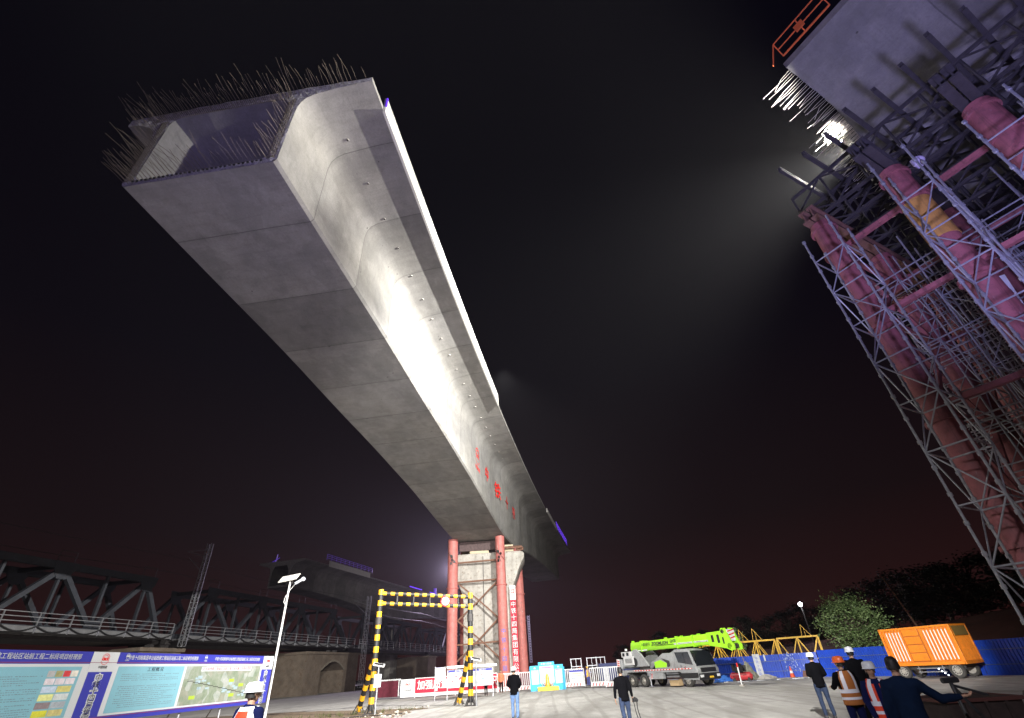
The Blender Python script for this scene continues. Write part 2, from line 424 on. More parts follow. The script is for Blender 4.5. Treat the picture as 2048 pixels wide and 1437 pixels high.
# strip of bare soil and pebbles beside the signboard
def patch(pts, z, seed, amp=.25, step=.7):
    random.seed(seed); out = []
    for i in range(len(pts)):
        a = V(pts[i]); c_ = V(pts[(i + 1) % len(pts)]); n = max(2, int((c_ - a).length / step))
        for k in range(n):
            p = a.lerp(c_, k / n); out.append((p.x + random.uniform(-amp, amp), p.y + random.uniform(-amp, amp), z))
    return out
sp = patch([(-30, 9), (-9.2, 25.5), (-6.2, 33.8), (-9.8, 35.6), (-17, 40), (-45, 44)], .006, 3, .35)
b = MB(); b.add(sp, [tuple(range(len(sp)))]); tag(b.build('soil', M_SOIL, fix=False), 'strip of bare brown soil with pebbles beside the signboard', 'ground', kind='structure')
random.seed(5); b = MB()
for i in range(900):
    x = random.uniform(-17, -6.5); y = random.uniform(24, 37)
    if not (y < 25.5 + (x + 9.2) * 2.6 + 4 and y > 24 - (x + 9) * .9): continue
    s_ = random.choice((.02, .03, .04, .07)); b.ball((x, y, .006 + s_ * .4), (s_ * 1.3, s_, s_ * .7), 0 if random.random() < .6 else 1, 6, 4)
tag(b.build('pebbles', [M_MASON, mat('pale_pebble', (.45, .42, .36), .9)]), 'scattered pebbles and clods on the bare soil', 'pebbles', kind='stuff')
# tufts of grass in the soil
random.seed(8); b = MB()
for i in range(60):
    x = random.uniform(-15, -6.5); y = 30.6 + (x + 14) * .45 + random.uniform(-1.2, 1.2)
    for k in range(14):
        a = random.uniform(0, 2 * PI); h = random.uniform(.08, .28); q = V((math.cos(a), math.sin(a), 0)); p = V((x, y, 0)) + q * random.uniform(0, .12)
        t = q.cross(V((0, 0, 1))) * .008
        b.add([p - t, p + t, p + q * h * .6 + V((0, 0, h))], [(0, 1, 2)])
tag(b.build('weeds', mat('dry_weed', (.08, .085, .03), .8, var=.4, scale=3), fix=False), 'low dry weeds along the soil strip', 'weeds', kind='stuff')

# ------------------------------------------------------------------ the swing-span girder
def tipx(y): return -5.83029539 + .0939125908 * y + .000487097863 * y * y
def tgt(y):
    s = .0939125908 + 2 * .000487097863 * y; return V((s, 1, 0)).normalized()
def nrm(y):
    t = tgt(y); return V((t.y, -t.x, 0))          # to the right
PROF = [(9.2, 17.1), (20, 17.06), (27, 16.72), (32.5, 16.52), (41.5, 15.9), (49, 14.95), (54, 14.38), (57, 14.3), (62, 14.3), (66, 14.75), (70, 15.35), (76, 15.9), (84, 16.38), (92, 16.65), (108, 16.85)]
def zb(y):
    for (a, za), (c_, zc) in zip(PROF, PROF[1:]):
        if y <= c_:
            t = max(0, min(1, (y - a) / (c_ - a))); return za + (zc - za) * t
    return PROF[-1][1]
def zbs(y): return sum(zb(y + d) for d in (-2, -1, 0, 1, 2)) / 5 if 11.5 < y < 105 else zb(y)
def sm(a, b_, x):
    t = max(0, min(1, (x - a) / (b_ - a))); return t * t * (3 - 2 * t)
def gpt(y, l, z):
    p = V((tipx(y), y, 0)) - nrm(y) * l; return V((p.x, p.y, z))
Y0, Y1 = 9.3, 107.3
def section(y):
    """outer loop (l, z) counter-clockwise seen from the near end, starting at right tip"""
    bulge = .38 * (sm(49.6, 52.2, y) - sm(64, 67, y))
    wr = 3.0 - bulge; wl = 9.05 + bulge * .6; Z = zbs(y)
    P = [(0, 21.8), (.9, 21.74), (1.7, 21.64), (wr - .62, 21.52), (wr - .3, 21.34), (wr - .11, 21.05), (wr - .02, 20.6), (wr, 19.6)]
    n = 4
    P += [(wr + bulge * (k / n) ** 2, 19.6 + (Z + .12 - 19.6) * k / n) for k in range(1, n + 1)]
    P += [(3.12, Z)]
    P += [(3.12 + 5.81 * k / 6, Z) for k in range(1, 7)]
    P += [(9.05, Z + .12)] + [(9.05 + (wl - 9.05) * k / n, Z + .12 + (20.2 - Z - .12) * k / n) for k in range(1, n + 1)]
    P += [(wl + .15, 20.75), (wl + .45, 21.15), (10.1, 21.5), (10.7, 21.62), (10.7, 22.05), (7.2, 22.14), (3.6, 22.14), (0, 22.05)]
    return P
def inner(y):
    Z = zbs(y)
    return [(3.4, 21.1), (3.6, 21.45), (3.95, 21.62), (8.15, 21.62), (8.5, 21.45), (8.65, 21.1), (8.65, Z + .45), (8.45, Z + .28), (3.6, Z + .28), (3.4, Z + .45)]
swing = thing('bridge_girder', 'huge grey concrete box girder overhead, open bristling end, red lettering on its side', 'bridge girder', (-5.5, 59, 0))
ys = [Y0 + (Y1 - Y0) * i / 130 for i in range(131)]
def loft_uv(name, ys, secf, mat_, parent, closed=True, flip=False, spt=gpt, smooth=True):
    me = bpy.data.meshes.new(name); vs = []; fs = []; uv = []
    n = len(secf(ys[0])); Mi = mat_of(parent).inverted()
    per = []
    for y in ys:
        P = secf(y); acc = [0]
        for k in range(1, n + 1): acc.append(acc[-1] + math.hypot(P[k % n][0] - P[k - 1][0], P[k % n][1] - P[k - 1][1]))
        per.append(acc); vs += [tuple(Mi @ spt(y, *q)) for q in P]
    for i in range(len(ys) - 1):
        for k in range(n):
            k2 = (k + 1) % n; f = (i * n + k, i * n + k2, (i + 1) * n + k2, (i + 1) * n + k)
            q = [(ys[i], per[i][k]), (ys[i], per[i][k + 1]), (ys[i + 1], per[i + 1][k + 1]), (ys[i + 1], per[i + 1][k])]
            if flip: f = f[::-1]; q = q[::-1]
            fs.append(f); uv += q
    me.from_pydata(vs, [], fs); me.materials.append(mat_)
    u = me.uv_layers.new(name='UVMap')
    for i, q in enumerate(uv): u.data[i].uv = q
    if smooth:
        for p in me.polygons: p.use_smooth = True
        me.set_sharp_from_angle(angle=math.radians(30))
    me.update()
    return link(bpy.data.objects.new(name, me), parent)
# P runs right tip -> bottom -> left -> top
loft_uv('box_shell', ys, section, M_CONC, swing)
ysi = [Y0 + .01 + i * 1.0 for i in range(15)]
loft_uv('box_interior', ysi, inner, M_CONC, swing, flip=True)
# end faces (ragged, with rebar shear keys)
def endface(name, y, parent, spt, sec, inn, back=False, rough=.012, seed=1):
    random.seed(seed)
    O = sec(y); I = inn(y) if inn else None
    bm = bmesh.new(); Mi = mat_of(parent).inverted()
    vo = [bm.verts.new(spt(y, *q)) for q in O]
    eo = [bm.edges.new((vo[i], vo[(i + 1) % len(vo)])) for i in range(len(vo))]
    ee = list(eo)
    if I:
        vi = [bm.verts.new(spt(y, *q)) for q in I]; ee += [bm.edges.new((vi[i], vi[(i + 1) % len(vi)])) for i in range(len(vi))]
    bmesh.ops.triangle_fill(bm, use_beauty=True, edges=ee)
    if not back:
        for _ in range(3):
            bmesh.ops.subdivide_edges(bm, edges=[e for e in bm.edges if e.calc_length() > .16], cuts=1, use_grid_fill=False)
            bmesh.ops.triangulate(bm, faces=bm.faces)
        d = (spt(y - .5, 5, 20) - spt(y, 5, 20)).normalized()
        for v in bm.verts:
            v.co += d * random.uniform(-.01, rough * 2)
    for v in bm.verts: v.co = Mi @ v.co
    bmesh.ops.recalc_face_normals(bm, faces=bm.faces)
    me = bpy.data.meshes.new(name); bm.to_mesh(me); bm.free(); me.materials.append(M_CONC2 if back else M_ROUGH)
    return link(bpy.data.objects.new(name, me), parent)
endface('broken_end_face', Y0, swing, gpt, section, inner)
endface('far_end_face', Y1, swing, gpt, section, None, back=True)
# diaphragm inside the box, with a man-hole
yd = Y0 + 9.0
b = MB()
for l0, l1, z0, z1 in ((3.41, 4.6, 17.4, 21.6), (5.9, 8.64, 17.4, 21.6), (4.6, 5.9, 17.4, 18.2), (4.6, 5.9, 20.0, 21.6)):
    A = [gpt(yd + dy, l, z) for dy in (0, .4) for l, z in ((l0, z0), (l1, z0), (l1, z1), (l0, z1))]
    b.add(A, [(3, 2, 1, 0), (4, 5, 6, 7), (0, 1, 5, 4), (1, 2, 6, 5), (2, 3, 7, 6), (3, 0, 4, 7)])
b.build('diaphragm', M_CONC2, swing, world=True)
# projecting bars
def rods(name, parent, spt, y, spots, m, seed, r=.011, lmin=.7, lmax=1.5, droop=.06, sgn=-1, n=5):
    random.seed(seed); b = MB()
    for l, z in spots:
        p = spt(y, l, z); d = (spt(y - .5, l, z) - p).normalized()
        q = V((random.gauss(0, droop), random.gauss(0, droop * .5), random.gauss(0, droop)))
        L_ = random.uniform(lmin, lmax) * (1 if random.random() < .9 else 1.3)
        m1 = p + (d + q * .4) * L_ * .5; m2 = p + (d + q * 1.3) * L_ - V((0, 0, random.uniform(0, .08)))
        b.tube([p - d * .05, m1, m2], r, n, cap=False)
    return tag(b.build(name, m, parent, world=True, fix=False), kind='stuff')
random.seed(21); spots = []
for i in range(78):
    if i > 24 or random.random() < .4: spots.append((.25 + i * .133, 21.95 + random.uniform(-.05, .05)))
for i in range(50): spots.append((.8 + i * .19, 21.7 + random.uniform(-.04, .04) if i > 14 else 21.8))
for k in range(30):
    z = 17.3 + k * .135; spots += [(8.67, z), (8.97, z)]
    if k % 2 == 0: spots += [(3.1, z), (3.38, z)]
for i in range(34): spots += [(3.4 + i * .165, 17.32)]
for i in range(20): spots += [(5.6 + i * .165, 17.18)]
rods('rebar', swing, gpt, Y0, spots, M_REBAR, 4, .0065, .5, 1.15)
# stirrup mesh showing on the end face of the webs
random.seed(2); b = MB()
for l0, l1 in ((3.06, 3.42), (8.64, 9.0)):
    for k in range(42):
        z = 17.35 + k * .095; a = gpt(Y0 - .05, l0, z + random.uniform(-.01, .01)); c_ = gpt(Y0 - .05, l1, z + random.uniform(-.02, .02)); b.bar(a, c_, .012)
    for q in (.25, .5, .75):
        l = l0 + (l1 - l0) * q; b.bar(gpt(Y0 - .06, l, 17.3), gpt(Y0 - .06, l, 21.3), .012)
for i in range(64):
    l = 3.3 + i * .095; b.bar(gpt(Y0 - .05, l, 21.42), gpt(Y0 - .05, l, 22.0), .012)
tag(b.build('stirrup_mesh', M_REBAR, swing, world=True, fix=False), kind='stuff')
# duct mouths along the bottom slab edge
b = MB()
for i in range(30):
    l = 3.55 + i * .172; p = gpt(Y0 - .075, l, 17.21 + .02 * (i % 2)); b = MB(); b.ball(p, (.055, .03, .05), 0, 8, 5); b.build('duct_mouth', M_BLACK, swing, world=True)
# drain holes under the flange; black discs paint their dark insides
for i in range(24):
    b = MB()
    y = 11.4 + i * 2.15 + (.1 if i % 3 else 0); p = gpt(y, 1.95, 21.56); d = V((0, 0, -1))
    b.tube([p + V((0, 0, .03)), p - V((0, 0, .015))], [.062, .055], 12, 0); b.tube([p - V((0, 0, .016)), p - V((0, 0, .02))], .046, 12, 1)
    b.build('drain_pipe', [M_CONC2, M_BLACK], swing, world=True)
# edge fascia along the right edge (precast upstand)
def fascia(name, ya, yb, z0, z1, m, parent, l0=-.12, l1=-.003):
    b = MB(); n = 14; rings = []
    for i in range(n + 1):
        y = ya + (yb - ya) * i / n
        rings.append([gpt(y, l0, z0), gpt(y, l1, z0), gpt(y, l1, z1), gpt(y, l0, z1)])
    b.loft(rings); return b.build(name, m, parent, world=True)
fascia('edge_fascia', 10.5, 37.6, 21.6, 22.7, M_PALE if False else mat('fascia_concrete', (.62, .61, .58), .8, var=.08, scale=2), swing)
fascia('edge_fascia', 74, 86, 21.7, 22.3, MATS['fascia_concrete'], swing)
def led_rail(parent, ya, yb, zr, spt=gpt, l=-.06, h=1.1, step=1.6, m=M_LED):
    b = MB(); n = int((yb - ya) / step)
    for i in range(n + 1):
        y = ya + (yb - ya) * i / n; b.bar(spt(y, l, zr), spt(y, l, zr + h), .035)
    for q in (.35, .7, 1.0):
        for i in range(n):
            y0 = ya + (yb - ya) * i / n; y1 = ya + (yb - ya) * (i + 1) / n; b.bar(spt(y0, l, zr + h * q), spt(y1, l, zr + h * q), .035)
    return b.build('lit_railing', m, parent, world=True)
led_rail(swing, 86, 101, 22.1)
b = MB()
for k in range(5): b.bar(gpt(9.7 + .14 * k, 2.6, 22.35), gpt(9.9 + .14 * k, 4.0, 22.5), .035)
b.bar(gpt(10.2, 8.3, 22.2), gpt(10.2, 8.3, 23.0), .02); b.bar(gpt(10.2, 8.3, 22.5), gpt(10.2, 7.0, 22.5), .02)
b.bar(gpt(10.5, -.13, 22.0), gpt(10.5, -.13, 22.65), .06)
b.build('light_strip', M_LED, swing, world=True)
# red lettering on the web
def web_at(y, z, txt, size, squash=1.0, off=.02):
    bulge = .38 * (sm(49.6, 52.2, y) - sm(64, 67, y)); d = .6
    b0 = .38 * (sm(49.6, 52.2, y - d) - sm(64, 67, y - d)); b1 = .38 * (sm(49.6, 52.2, y + d) - sm(64, 67, y + d))
    p = gpt(y, 3.0 - bulge - off, z); xd = (gpt(y + d, 3.0 - b1, z) - gpt(y - d, 3.0 - b0, z))
    return p, xd
p, xd = web_at(42.2, 18.9, '', 1)
emblem(p, .85, M_LETTER, xd, (0, 0, 1), swing)
for y, z, ch, sz in ((46.2, 18.4, '中', 1.65), (50.6, 18.0, '铁', 1.9), (55.0, 17.9, '十', 1.6), (59.4, 17.9, '四', 1.6)):
    p, xd = web_at(y, z, ch, sz, off=.14 if 49 < y < 52.6 else .05)
    glyphs(ch, sz, M_LETTER, p, xd, (0, 0, 1), swing, bold=.01)

# ------------------------------------------------------------------ pier, temporary tubes, bracing
pier = thing('bridge_pier', 'pale concrete pier flaring at its top under the huge girder', 'bridge pier', (-4.55, 59, 0))
b = MB()
pr = [(-7.1, 0), (-1.9, 0), (-1.9, 8.0), (-1.75, 8.8), (-.75, 11.2), (-.12, 12.3), (-.12, 12.7), (-.45, 12.95), (-8.6, 12.95), (-8.9, 12.7), (-8.9, 12.3), (-8.2, 11.2), (-7.25, 8.8), (-7.1, 8.0)]
b.prism(pr, 56.9, 61.3, 'y'); b.build('pier_shaft', M_CONC2, pier, world=True, bevel=.12, smooth=True)
b = MB(); b.box((-4.85, 56.88, 6.4), (.07, .06, 12.4)); b.build('groove_strip', M_DARK, pier, world=True)  # dark strip added to draw the shaded groove down the pier face
b = MB(); b.box((-5.3, 57.6, 13.25), (2.2, 1.0, .6), .05); b.box((-2.0, 57.7, 13.35), (1.3, 1.2, .75), .05); b.box((-2.4, 60.4, 13.4), (1.5, 1.2, .8), .05); b.box((-6.8, 60.2, 13.4), (1.5, 1.2, .8)); b.build('bearing_block', mat('yellowed_plaster', (.55, .47, .33), .8, var=.15, scale=3), pier, world=True, bevel=.05)
b = MB(); b.ibeam((-1.0, 56.9, 13.15), (-.2, 57.3, 13.2), .3, .3); b.ibeam((-2.6, 56.7, 13.3), (-.3, 56.9, 13.35), .25, .25); b.build('support_beam', M_RUST, pier, world=True)
b = MB(); b.box((-5.3, 57.2, 13.75), (4.5, .5, 1.0), .02); b.build('timber_formwork', mat('dark_formwork', (.09, .06, .06), .8, var=.4, scale=5), pier, world=True)
def steel_tube(x, y, h, r, m, label, flz, txt=None, group='red steel tubes round the pier'):
    t = thing('steel_tube_column', label, 'steel tube', (x, y, 0), 0, group)
    b = MB(); b.tube([(0, 0, 0), (0, 0, h)], r, 32); b.build('tube_shaft', m, t, smooth=True)
    for z in flz:
        f = MB(); f.tube([(0, 0, z - .05), (0, 0, z + .05)], r * 1.2, 32)
        for k in range(18): f.ball((r * 1.12 * math.cos(k * PI / 9), r * 1.12 * math.sin(k * PI / 9), z - .07), r * .05, 0, 6, 4)
        f.build('flange', m, t)
    return t
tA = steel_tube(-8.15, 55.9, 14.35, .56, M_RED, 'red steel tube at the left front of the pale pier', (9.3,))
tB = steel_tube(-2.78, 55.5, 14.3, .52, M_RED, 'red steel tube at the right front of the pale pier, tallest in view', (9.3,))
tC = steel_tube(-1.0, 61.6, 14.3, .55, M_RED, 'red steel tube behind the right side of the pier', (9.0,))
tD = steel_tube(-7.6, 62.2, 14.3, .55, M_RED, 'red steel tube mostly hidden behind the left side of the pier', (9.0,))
for t, x in ((tA, -8.15), (tB, -2.78)):
    b = MB(); random.seed(int(-x * 10))
    for k in range(5): b.box((random.uniform(-.3, .3), -.6, 12.2 + random.uniform(-.6, .5)), (.2, .1, .25), random.uniform(0, 1))
    b.bar((-.5, -.5, 12.9), (.5, -.62, 11.7), .04); b.bar((-.3, -.62, 13.0), (.1, -.6, 11.5), .03)
    b.build('jack_bracket', M_BLACK, t)
for k, ch in enumerate('中铁十四局'):
    glyphs(ch, .5, M_BLETTER, (-2.72, 55.5 - .525, 4.9 - k * .8), (1, 0, 0), (0, 0, 1), tB, 'blue_lettering')
brace = thing('steel_bracing', 'rusty crossed steel bracing between the two front red tubes', 'bracing', (-5.4, 56.2, 0))
b = MB()
for z in (11.9, 9.9): b.bar((-7.9, 56.25, z), (-3.0, 55.95, z + .05), .16)
b.build('cross_bar', M_RUST, brace, world=True)
for z0, z1 in ((9.8, 6.2), (6.2, 2.6)):
    b = MB(); b.bar((-7.6, 56.2, z0), (-3.1, 55.95, z1 if z0 < 9 else 3.0), .15) if False else None
    b = MB(); b.bar((-7.6, 56.2, z0), (-5.3, 56.1, (z0 + z1) / 2 - .0), .14); b.bar((-5.3, 56.1, (z0 + z1) / 2), (-3.2, 55.95, z0), .14); b.bar((-7.6, 56.2, z1), (-5.3, 56.1, (z0 + z1) / 2), .14); b.bar((-5.3, 56.1, (z0 + z1) / 2), (-3.2, 55.95, z1), .14)
    b.build('diagonal_brace', M_RUST, brace, world=True)
b = MB(); b.bar((-7.8, 56.2, 4.0), (-3.1, 55.95, 4.1), .15); b.build('cross_bar', M_RUST, brace, world=True)
# long red banner hanging beside the pier
ban = thing('hanging_banner', 'tall narrow red banner with white lettering hanging down the pier flank', 'banner', (-1.75, 56.4, 0))
b = MB(); rings = []
for i in range(25):
    z = 9.3 - 8.6 * i / 24; y = 56.4 + .03 * math.sin(i * 1.1); x0 = -1.95 + .0 * i; rings.append([V((x0, y, z)), V((x0 + .62, y - .0, z)), V((x0 + .62, y + .02, z)), V((x0, y + .02, z))])
b.loft(rings[4:], 0); b.loft(rings[:5], 1); b.build('banner_cloth', [M_REDCLOTH, M_WHITE], ban, world=True)
for k, ch in enumerate('中铁十四局集团有限公司'): glyphs(ch, .56, M_WLETTER, (-1.64, 56.33, 7.4 - k * .62), (1, 0, 0), (0, 0, 1), ban)
glyphs('中国\n铁建', .25, M_LETTER, (-1.64, 56.33, 8.7), (1, 0, 0), (0, 0, 1), ban)

# ------------------------------------------------------------------ the adjoining girder on falsework, upper right
G = V((.498, -.867, 0)); NN = V((.867, .498, 0)); TIP = V((12.19, 9.86, 0))
def gp2(s, l, z): p = TIP + G * s + NN * l; return V((p.x, p.y, z))
def sec2(s):
    Z = 17.2
    return [(0, 21.75), (.9, 21.64), (1.7, 21.45), (2.25, 21.22), (2.58, 21.0), (2.82, 20.65), (2.95, 20.2), (3, 19.6), (3, 18.4), (3, Z + .1), (3.1, Z), (6, Z), (8.9, Z), (9, Z + .1), (9, 20.2), (9.15, 20.75), (9.45, 21.15), (10.2, 21.5), (11.4, 21.75), (11.4, 22.1), (5.5, 22.14), (0, 22.1)]
def inn2(s):
    Z = 17.2
    return [(3.4, 20.3), (3.8, 21.05), (4.4, 21.3), (7.6, 21.3), (8.2, 21.05), (8.6, 20.3), (8.6, Z + .5), (8.3, Z + .3), (3.7, Z + .3), (3.4, Z + .5)]
rg = thing('bridge_girder', 'bluish lit concrete girder end carried on the falsework, top right', 'bridge girder', (16.5, 10, 0))
ss = [i * 1.0 for i in range(27)]
loft_uv('box_shell', ss, sec2, M_CONC, rg, spt=gp2, flip=False)
loft_uv('box_interior', ss[:9], inn2, M_CONC, rg, spt=gp2, flip=True)
ef = endface('broken_end_face', 0, rg, gp2, sec2, inn2, seed=6)
random.seed(31); spots = []
for i in range(70): spots.append((.3 + i * .155, 21.95 + random.uniform(-.06, .05)))
for k in range(24): spots += [(3.1, 17.4 + k * .15), (3.35, 17.4 + k * .15), (8.7, 17.4 + k * .15)]
for i in range(36): spots += [(3.1 + i * .16, 17.25 + random.uniform(-.05, .1))]
for i in range(26): spots += [(3.1 + i * .1, 21.0 + random.uniform(-.8, .6))]
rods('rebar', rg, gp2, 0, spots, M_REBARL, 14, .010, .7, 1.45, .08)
b = MB()
for k in range(4):
    b.box(gp2(-.5 - .1 * k, 3.1 + .5 * k, 18.2), (.05, .05, 1.0))
b.build('loose_stirrup', M_REBARL, rg, world=True)
# orange hand rail platform on the deck edge
rail = thing('guard_rail', 'orange safety rail on the deck edge of the upper right girder', 'railing', tuple(gp2(.9, -.2, 22.1)))
b = MB()
for s0 in (.2, 1.2, 2.2): b.bar(gp2(s0, -.25, 22.1), gp2(s0, -.5, 22.85), .04)
b.bar(gp2(.2, -.5, 22.85), gp2(2.2, -.5, 22.85), .04); b.bar(gp2(.2, -.38, 22.5), gp2(2.2, -.38, 22.5), .04); b.bar(gp2(.2, -.25, 22.12), gp2(2.2, -.25, 22.12), .06)
b.bar(gp2(.2, -.5, 22.85), gp2(-.25, -.3, 22.1), .035)
b.build('rail_frame', mat('safety_orange_paint', (.75, .16, .05), .5), rail, world=True)
b = MB(); b.bar(gp2(1.0, -.4, 22.5), gp2(1.35, -.4, 22.5), .04, .4); b.build('infill_panel', MATS['safety_orange_paint'], rail, world=True)

# falsework: tube rows
TB = V((10.8, 11.1, 0))
def fp(s, n, z): p = TB + G * s + NN * n; return V((p.x, p.y, z))
tube_t = {}
lab_s = ['nearest the girder end', 'second from the girder end', 'third from the girder end', 'fourth from the girder end']
lab_n = ['outermost row, beside the lattice scaffold', 'second row, inside the scaffold', 'third row, deep inside the scaffold']
for j, n in enumerate((0, 3.6, 7.2)):
    for i in range(3 if j == 0 else 4):
        s = (0, 2.25, 4.47, 6.7)[i]
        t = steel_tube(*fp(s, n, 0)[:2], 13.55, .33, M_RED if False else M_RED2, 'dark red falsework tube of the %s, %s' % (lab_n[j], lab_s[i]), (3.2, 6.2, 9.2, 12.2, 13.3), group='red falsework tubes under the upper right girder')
        tube_t[(j, i)] = t
b = MB(); b.tube([(0, 0, 10.6), (0, 0, 12.1)], .345, 32); b.build('ochre_section', M_OCHRE, tube_t[(0, 1)], smooth=True)
# cap beams across each tube line
for i, s in enumerate((0, 2.25, 4.47, 6.7)):
    c_ = thing('cap_beam', 'dark steel cap beam on the %s tube line of the falsework' % ('first', 'second', 'third', 'fourth')[i], 'steel beam', tuple(fp(s, 3.6, 13.6)), 0, 'cap beams on the falsework')
    b = MB(); b.ibeam(fp(s - .14, -1.5 if i else -.55, 13.85), fp(s - .14, 8.6, 13.85), .24, .5); b.ibeam(fp(s + .14, -1.5 if i else -.55, 13.85), fp(s + .14, 8.6, 13.85), .24, .5)
    b.build('twin_beams', M_DARK if i else M_RUST, c_, world=True)
# lattice (panel) trusses along the girder
def lattice(p0, p1, h, m, name, label, group, panel=1.0, w=.09):
    t = thing(name, label, 'lattice truss', tuple(p0), 0, group)
    b = MB(); u = V((0, 0, h)); d = V(p1) - V(p0); n = max(2, int(d.length / panel)); P = lambda k: V(p0) + d * k / n
    b.bar(P(0), P(n), w, w * 1.1); b.bar(P(0) + u, P(n) + u, w, w * 1.1)
    b.build('chord', m, t, world=True)
    b = MB()
    for k in range(n + 1): b.bar(P(k), P(k) + u, w * .6)
    for k in range(n):
        if k % 2: b.bar(P(k), P(k + 1) + u * .5, w * .55); b.bar(P(k) + u, P(k + 1) + u * .5, w * .55)
        else: b.bar(P(k) + u * .5, P(k + 1), w * .55); b.bar(P(k) + u * .5, P(k + 1) + u, w * .55)
    b.build('lattice_web', m, t, world=True)
    return t
ords = ['outermost', 'second', 'third', 'fourth', 'fifth', 'sixth', 'seventh', 'eighth']
for k in range(8):
    n = .25 + k * 1.05
    lattice(fp(-.4, n, 14.12), fp(14.6, n, 14.12), 1.45, M_DARK, 'lattice_truss', 'dark lattice truss under the upper right girder, %s of eight from the outside' % ords[k], 'lattice trusses under the girder')
for i in range(18):
    s = .2 + i * .78
    c_ = thing('cross_joist', 'dark steel joist lying across the lattice trusses under the girder', 'steel beam', tuple(fp(s, 3, 15.65)), 0, 'joists across the lattice trusses')
    b = MB(); b.ibeam(fp(s, -1.05 if i % 3 else -1.25, 15.68), fp(s, 8.3, 15.68), .12, .16); b.build('joist', M_DARK, c_, world=True)
# ------------------------------------------------------------------ pipe scaffold towers
SB = V((9.2, 10.3, 0)); SG = V((.5, -.866, 0)); SN = V((.866, .5, 0))
def sp_(s, n, z): p = SB + SG * s + SN * n; return V((p.x, p.y, z))
def tower(s0, s1, n0, n1, tops, label, detail=True, z0=0.0, r=.028):
    t = thing('scaffold_tower', label, 'scaffold', tuple(sp_(s0, n0, 0)), 0, 'galvanised pipe scaffold towers')
    C4 = [(s0, n0), (s1, n0), (s1, n1), (s0, n1)]
    for k, (s, n) in enumerate(C4):
        b = MB(); b.tube([sp_(s, n, 0), sp_(s, n, tops[k])], r, 8)
        z = .6
        while z < tops[k] and detail: b.tube([sp_(s, n, z - .04), sp_(s, n, z + .04)], r * 1.7, 8); z += .6
        b.build('leg', M_GALV, t, world=True)
    z = .35; top = min(tops); zs = []
    while z < top - .3: zs.append(z); z += 1.2
    for z in zs:
        for k in range(4):
            a = C4[k]; c_ = C4[(k + 1) % 4]; b = MB(); b.tube([sp_(*a, z), sp_(*c_, z)], r * .75, 6); b.build('ledger', M_GALV, t, world=True)
    for i in range(len(zs) - 1):
        for k in range(4):
            a = C4[k]; c_ = C4[(k + 1) % 4]
            if (i + k) % 2: a, c_ = c_, a
            if k in (0, 1, 3) or i % 2: b = MB(); b.tube([sp_(*a, zs[i]), sp_(*c_, zs[i + 1])], r * .62, 6); b.build('diagonal_brace', M_GALV, t, world=True)
    return t
tower(0, .85, 0, 1.1, (12.0, 12.35, 12.3, 12.0), 'outer pipe scaffold tower standing apart at the left edge of the falsework')
tower(2.34, 3.13, 0, 1.1, (12.9, 12.6, 12.7, 12.9), 'outer pipe scaffold tower, second from the left edge, over the ochre tube')
tower(4.23, 5.1, 0, 1.1, (12.0, 12.2, 12.4, 12.0), 'outer pipe scaffold tower, third from the left edge, near the frame corner')
q = 0
for n0, nm in ((3.2, 'first inner row'), (5.0, 'second inner row'), (6.8, 'third inner row')):
    for s0, sm_ in ((-.3, 'left end'), (1.3, 'second from left'), (2.9, 'middle'), (4.5, 'right part')):
        q += 1
        tower(s0, s0 + 1.0, n0, n0 + 1.0, (12.5, 12.7, 12.6, 12.4), 'dim pipe scaffold tower inside the falsework, %s, %s' % (nm, sm_), detail=False, r=.024)
# long ledgers bundles tying towers: dense horizontal pipes
lp = thing('scaffold_walkway', 'bundle of horizontal pipes tying the inner scaffold towers together', 'scaffold', tuple(sp_(2, 3, 2)))
random.seed(9)
for z in (3.95, 6.35, 8.75, 11.15):
    for k in range(9): b = MB(); b.tube([sp_(-.6 + random.uniform(-.2, .2), 2.9 + k * .55, z + random.uniform(-.05, .05)), sp_(6.6, 2.9 + k * .55, z)], .024, 6); b.build('pipe', M_GALV, lp, world=True)
# red braces between the tubes
rb = thing('falsework_bracing', 'dark red crossed bracing between the falsework tubes', 'bracing', tuple(fp(2, 1.8, 3)))
TS = (0, 2.25, 4.47, 6.7)
for z in (2.7, 6.6, 9.6, 12.3):
    for A_, B_ in [(fp(0, 0, z), fp(6.7, 0, z)), (fp(0, 3.6, z), fp(6.7, 3.6, z))] + [(fp(s, 0, z), fp(s, 7.2, z)) for s in TS]:
        b = MB(); b.bar(A_, B_, .14); b.build('horizontal_strut', M_RED2, rb, world=True)
for i, s in enumerate(TS):
    for za, zc in ((2.7, 6.6), (6.6, 9.6), (9.6, 12.3)):
        for p0, p1 in ((.3, 3.3), (3.3, .3), (3.9, 6.9)):
            b = MB(); b.bar(fp(s, p0, za), fp(s, p1, zc), .12); b.build('cross_brace', M_RED2, rb, world=True)
pk = thing('cloth_bundle', 'small pale violet cloth bundle caught between the lattice trusses', 'bundle', tuple(fp(2.9, -.4, 12.8)))
b = MB(); b.box((0, 0, .15), (.26, .2, .26), .4); b.ball((.1, .02, .25), .15, 0); b.build('cloth_wrap', mat('violet_cloth', (.5, .46, .6), .8), pk, bevel=.03)
# signboard of wood lying in the braces
pl = thing('plank', 'pale plank leaning among the red bracing of the falsework', 'plank', tuple(fp(2.2, 2.6, 9.0)))
b = MB(); b.bar(fp(2.2, 2.6, 9.0), fp(2.35, 2.3, 10.1), .18, .03); b.build('plank_board', M_WHITE, pl, world=True)

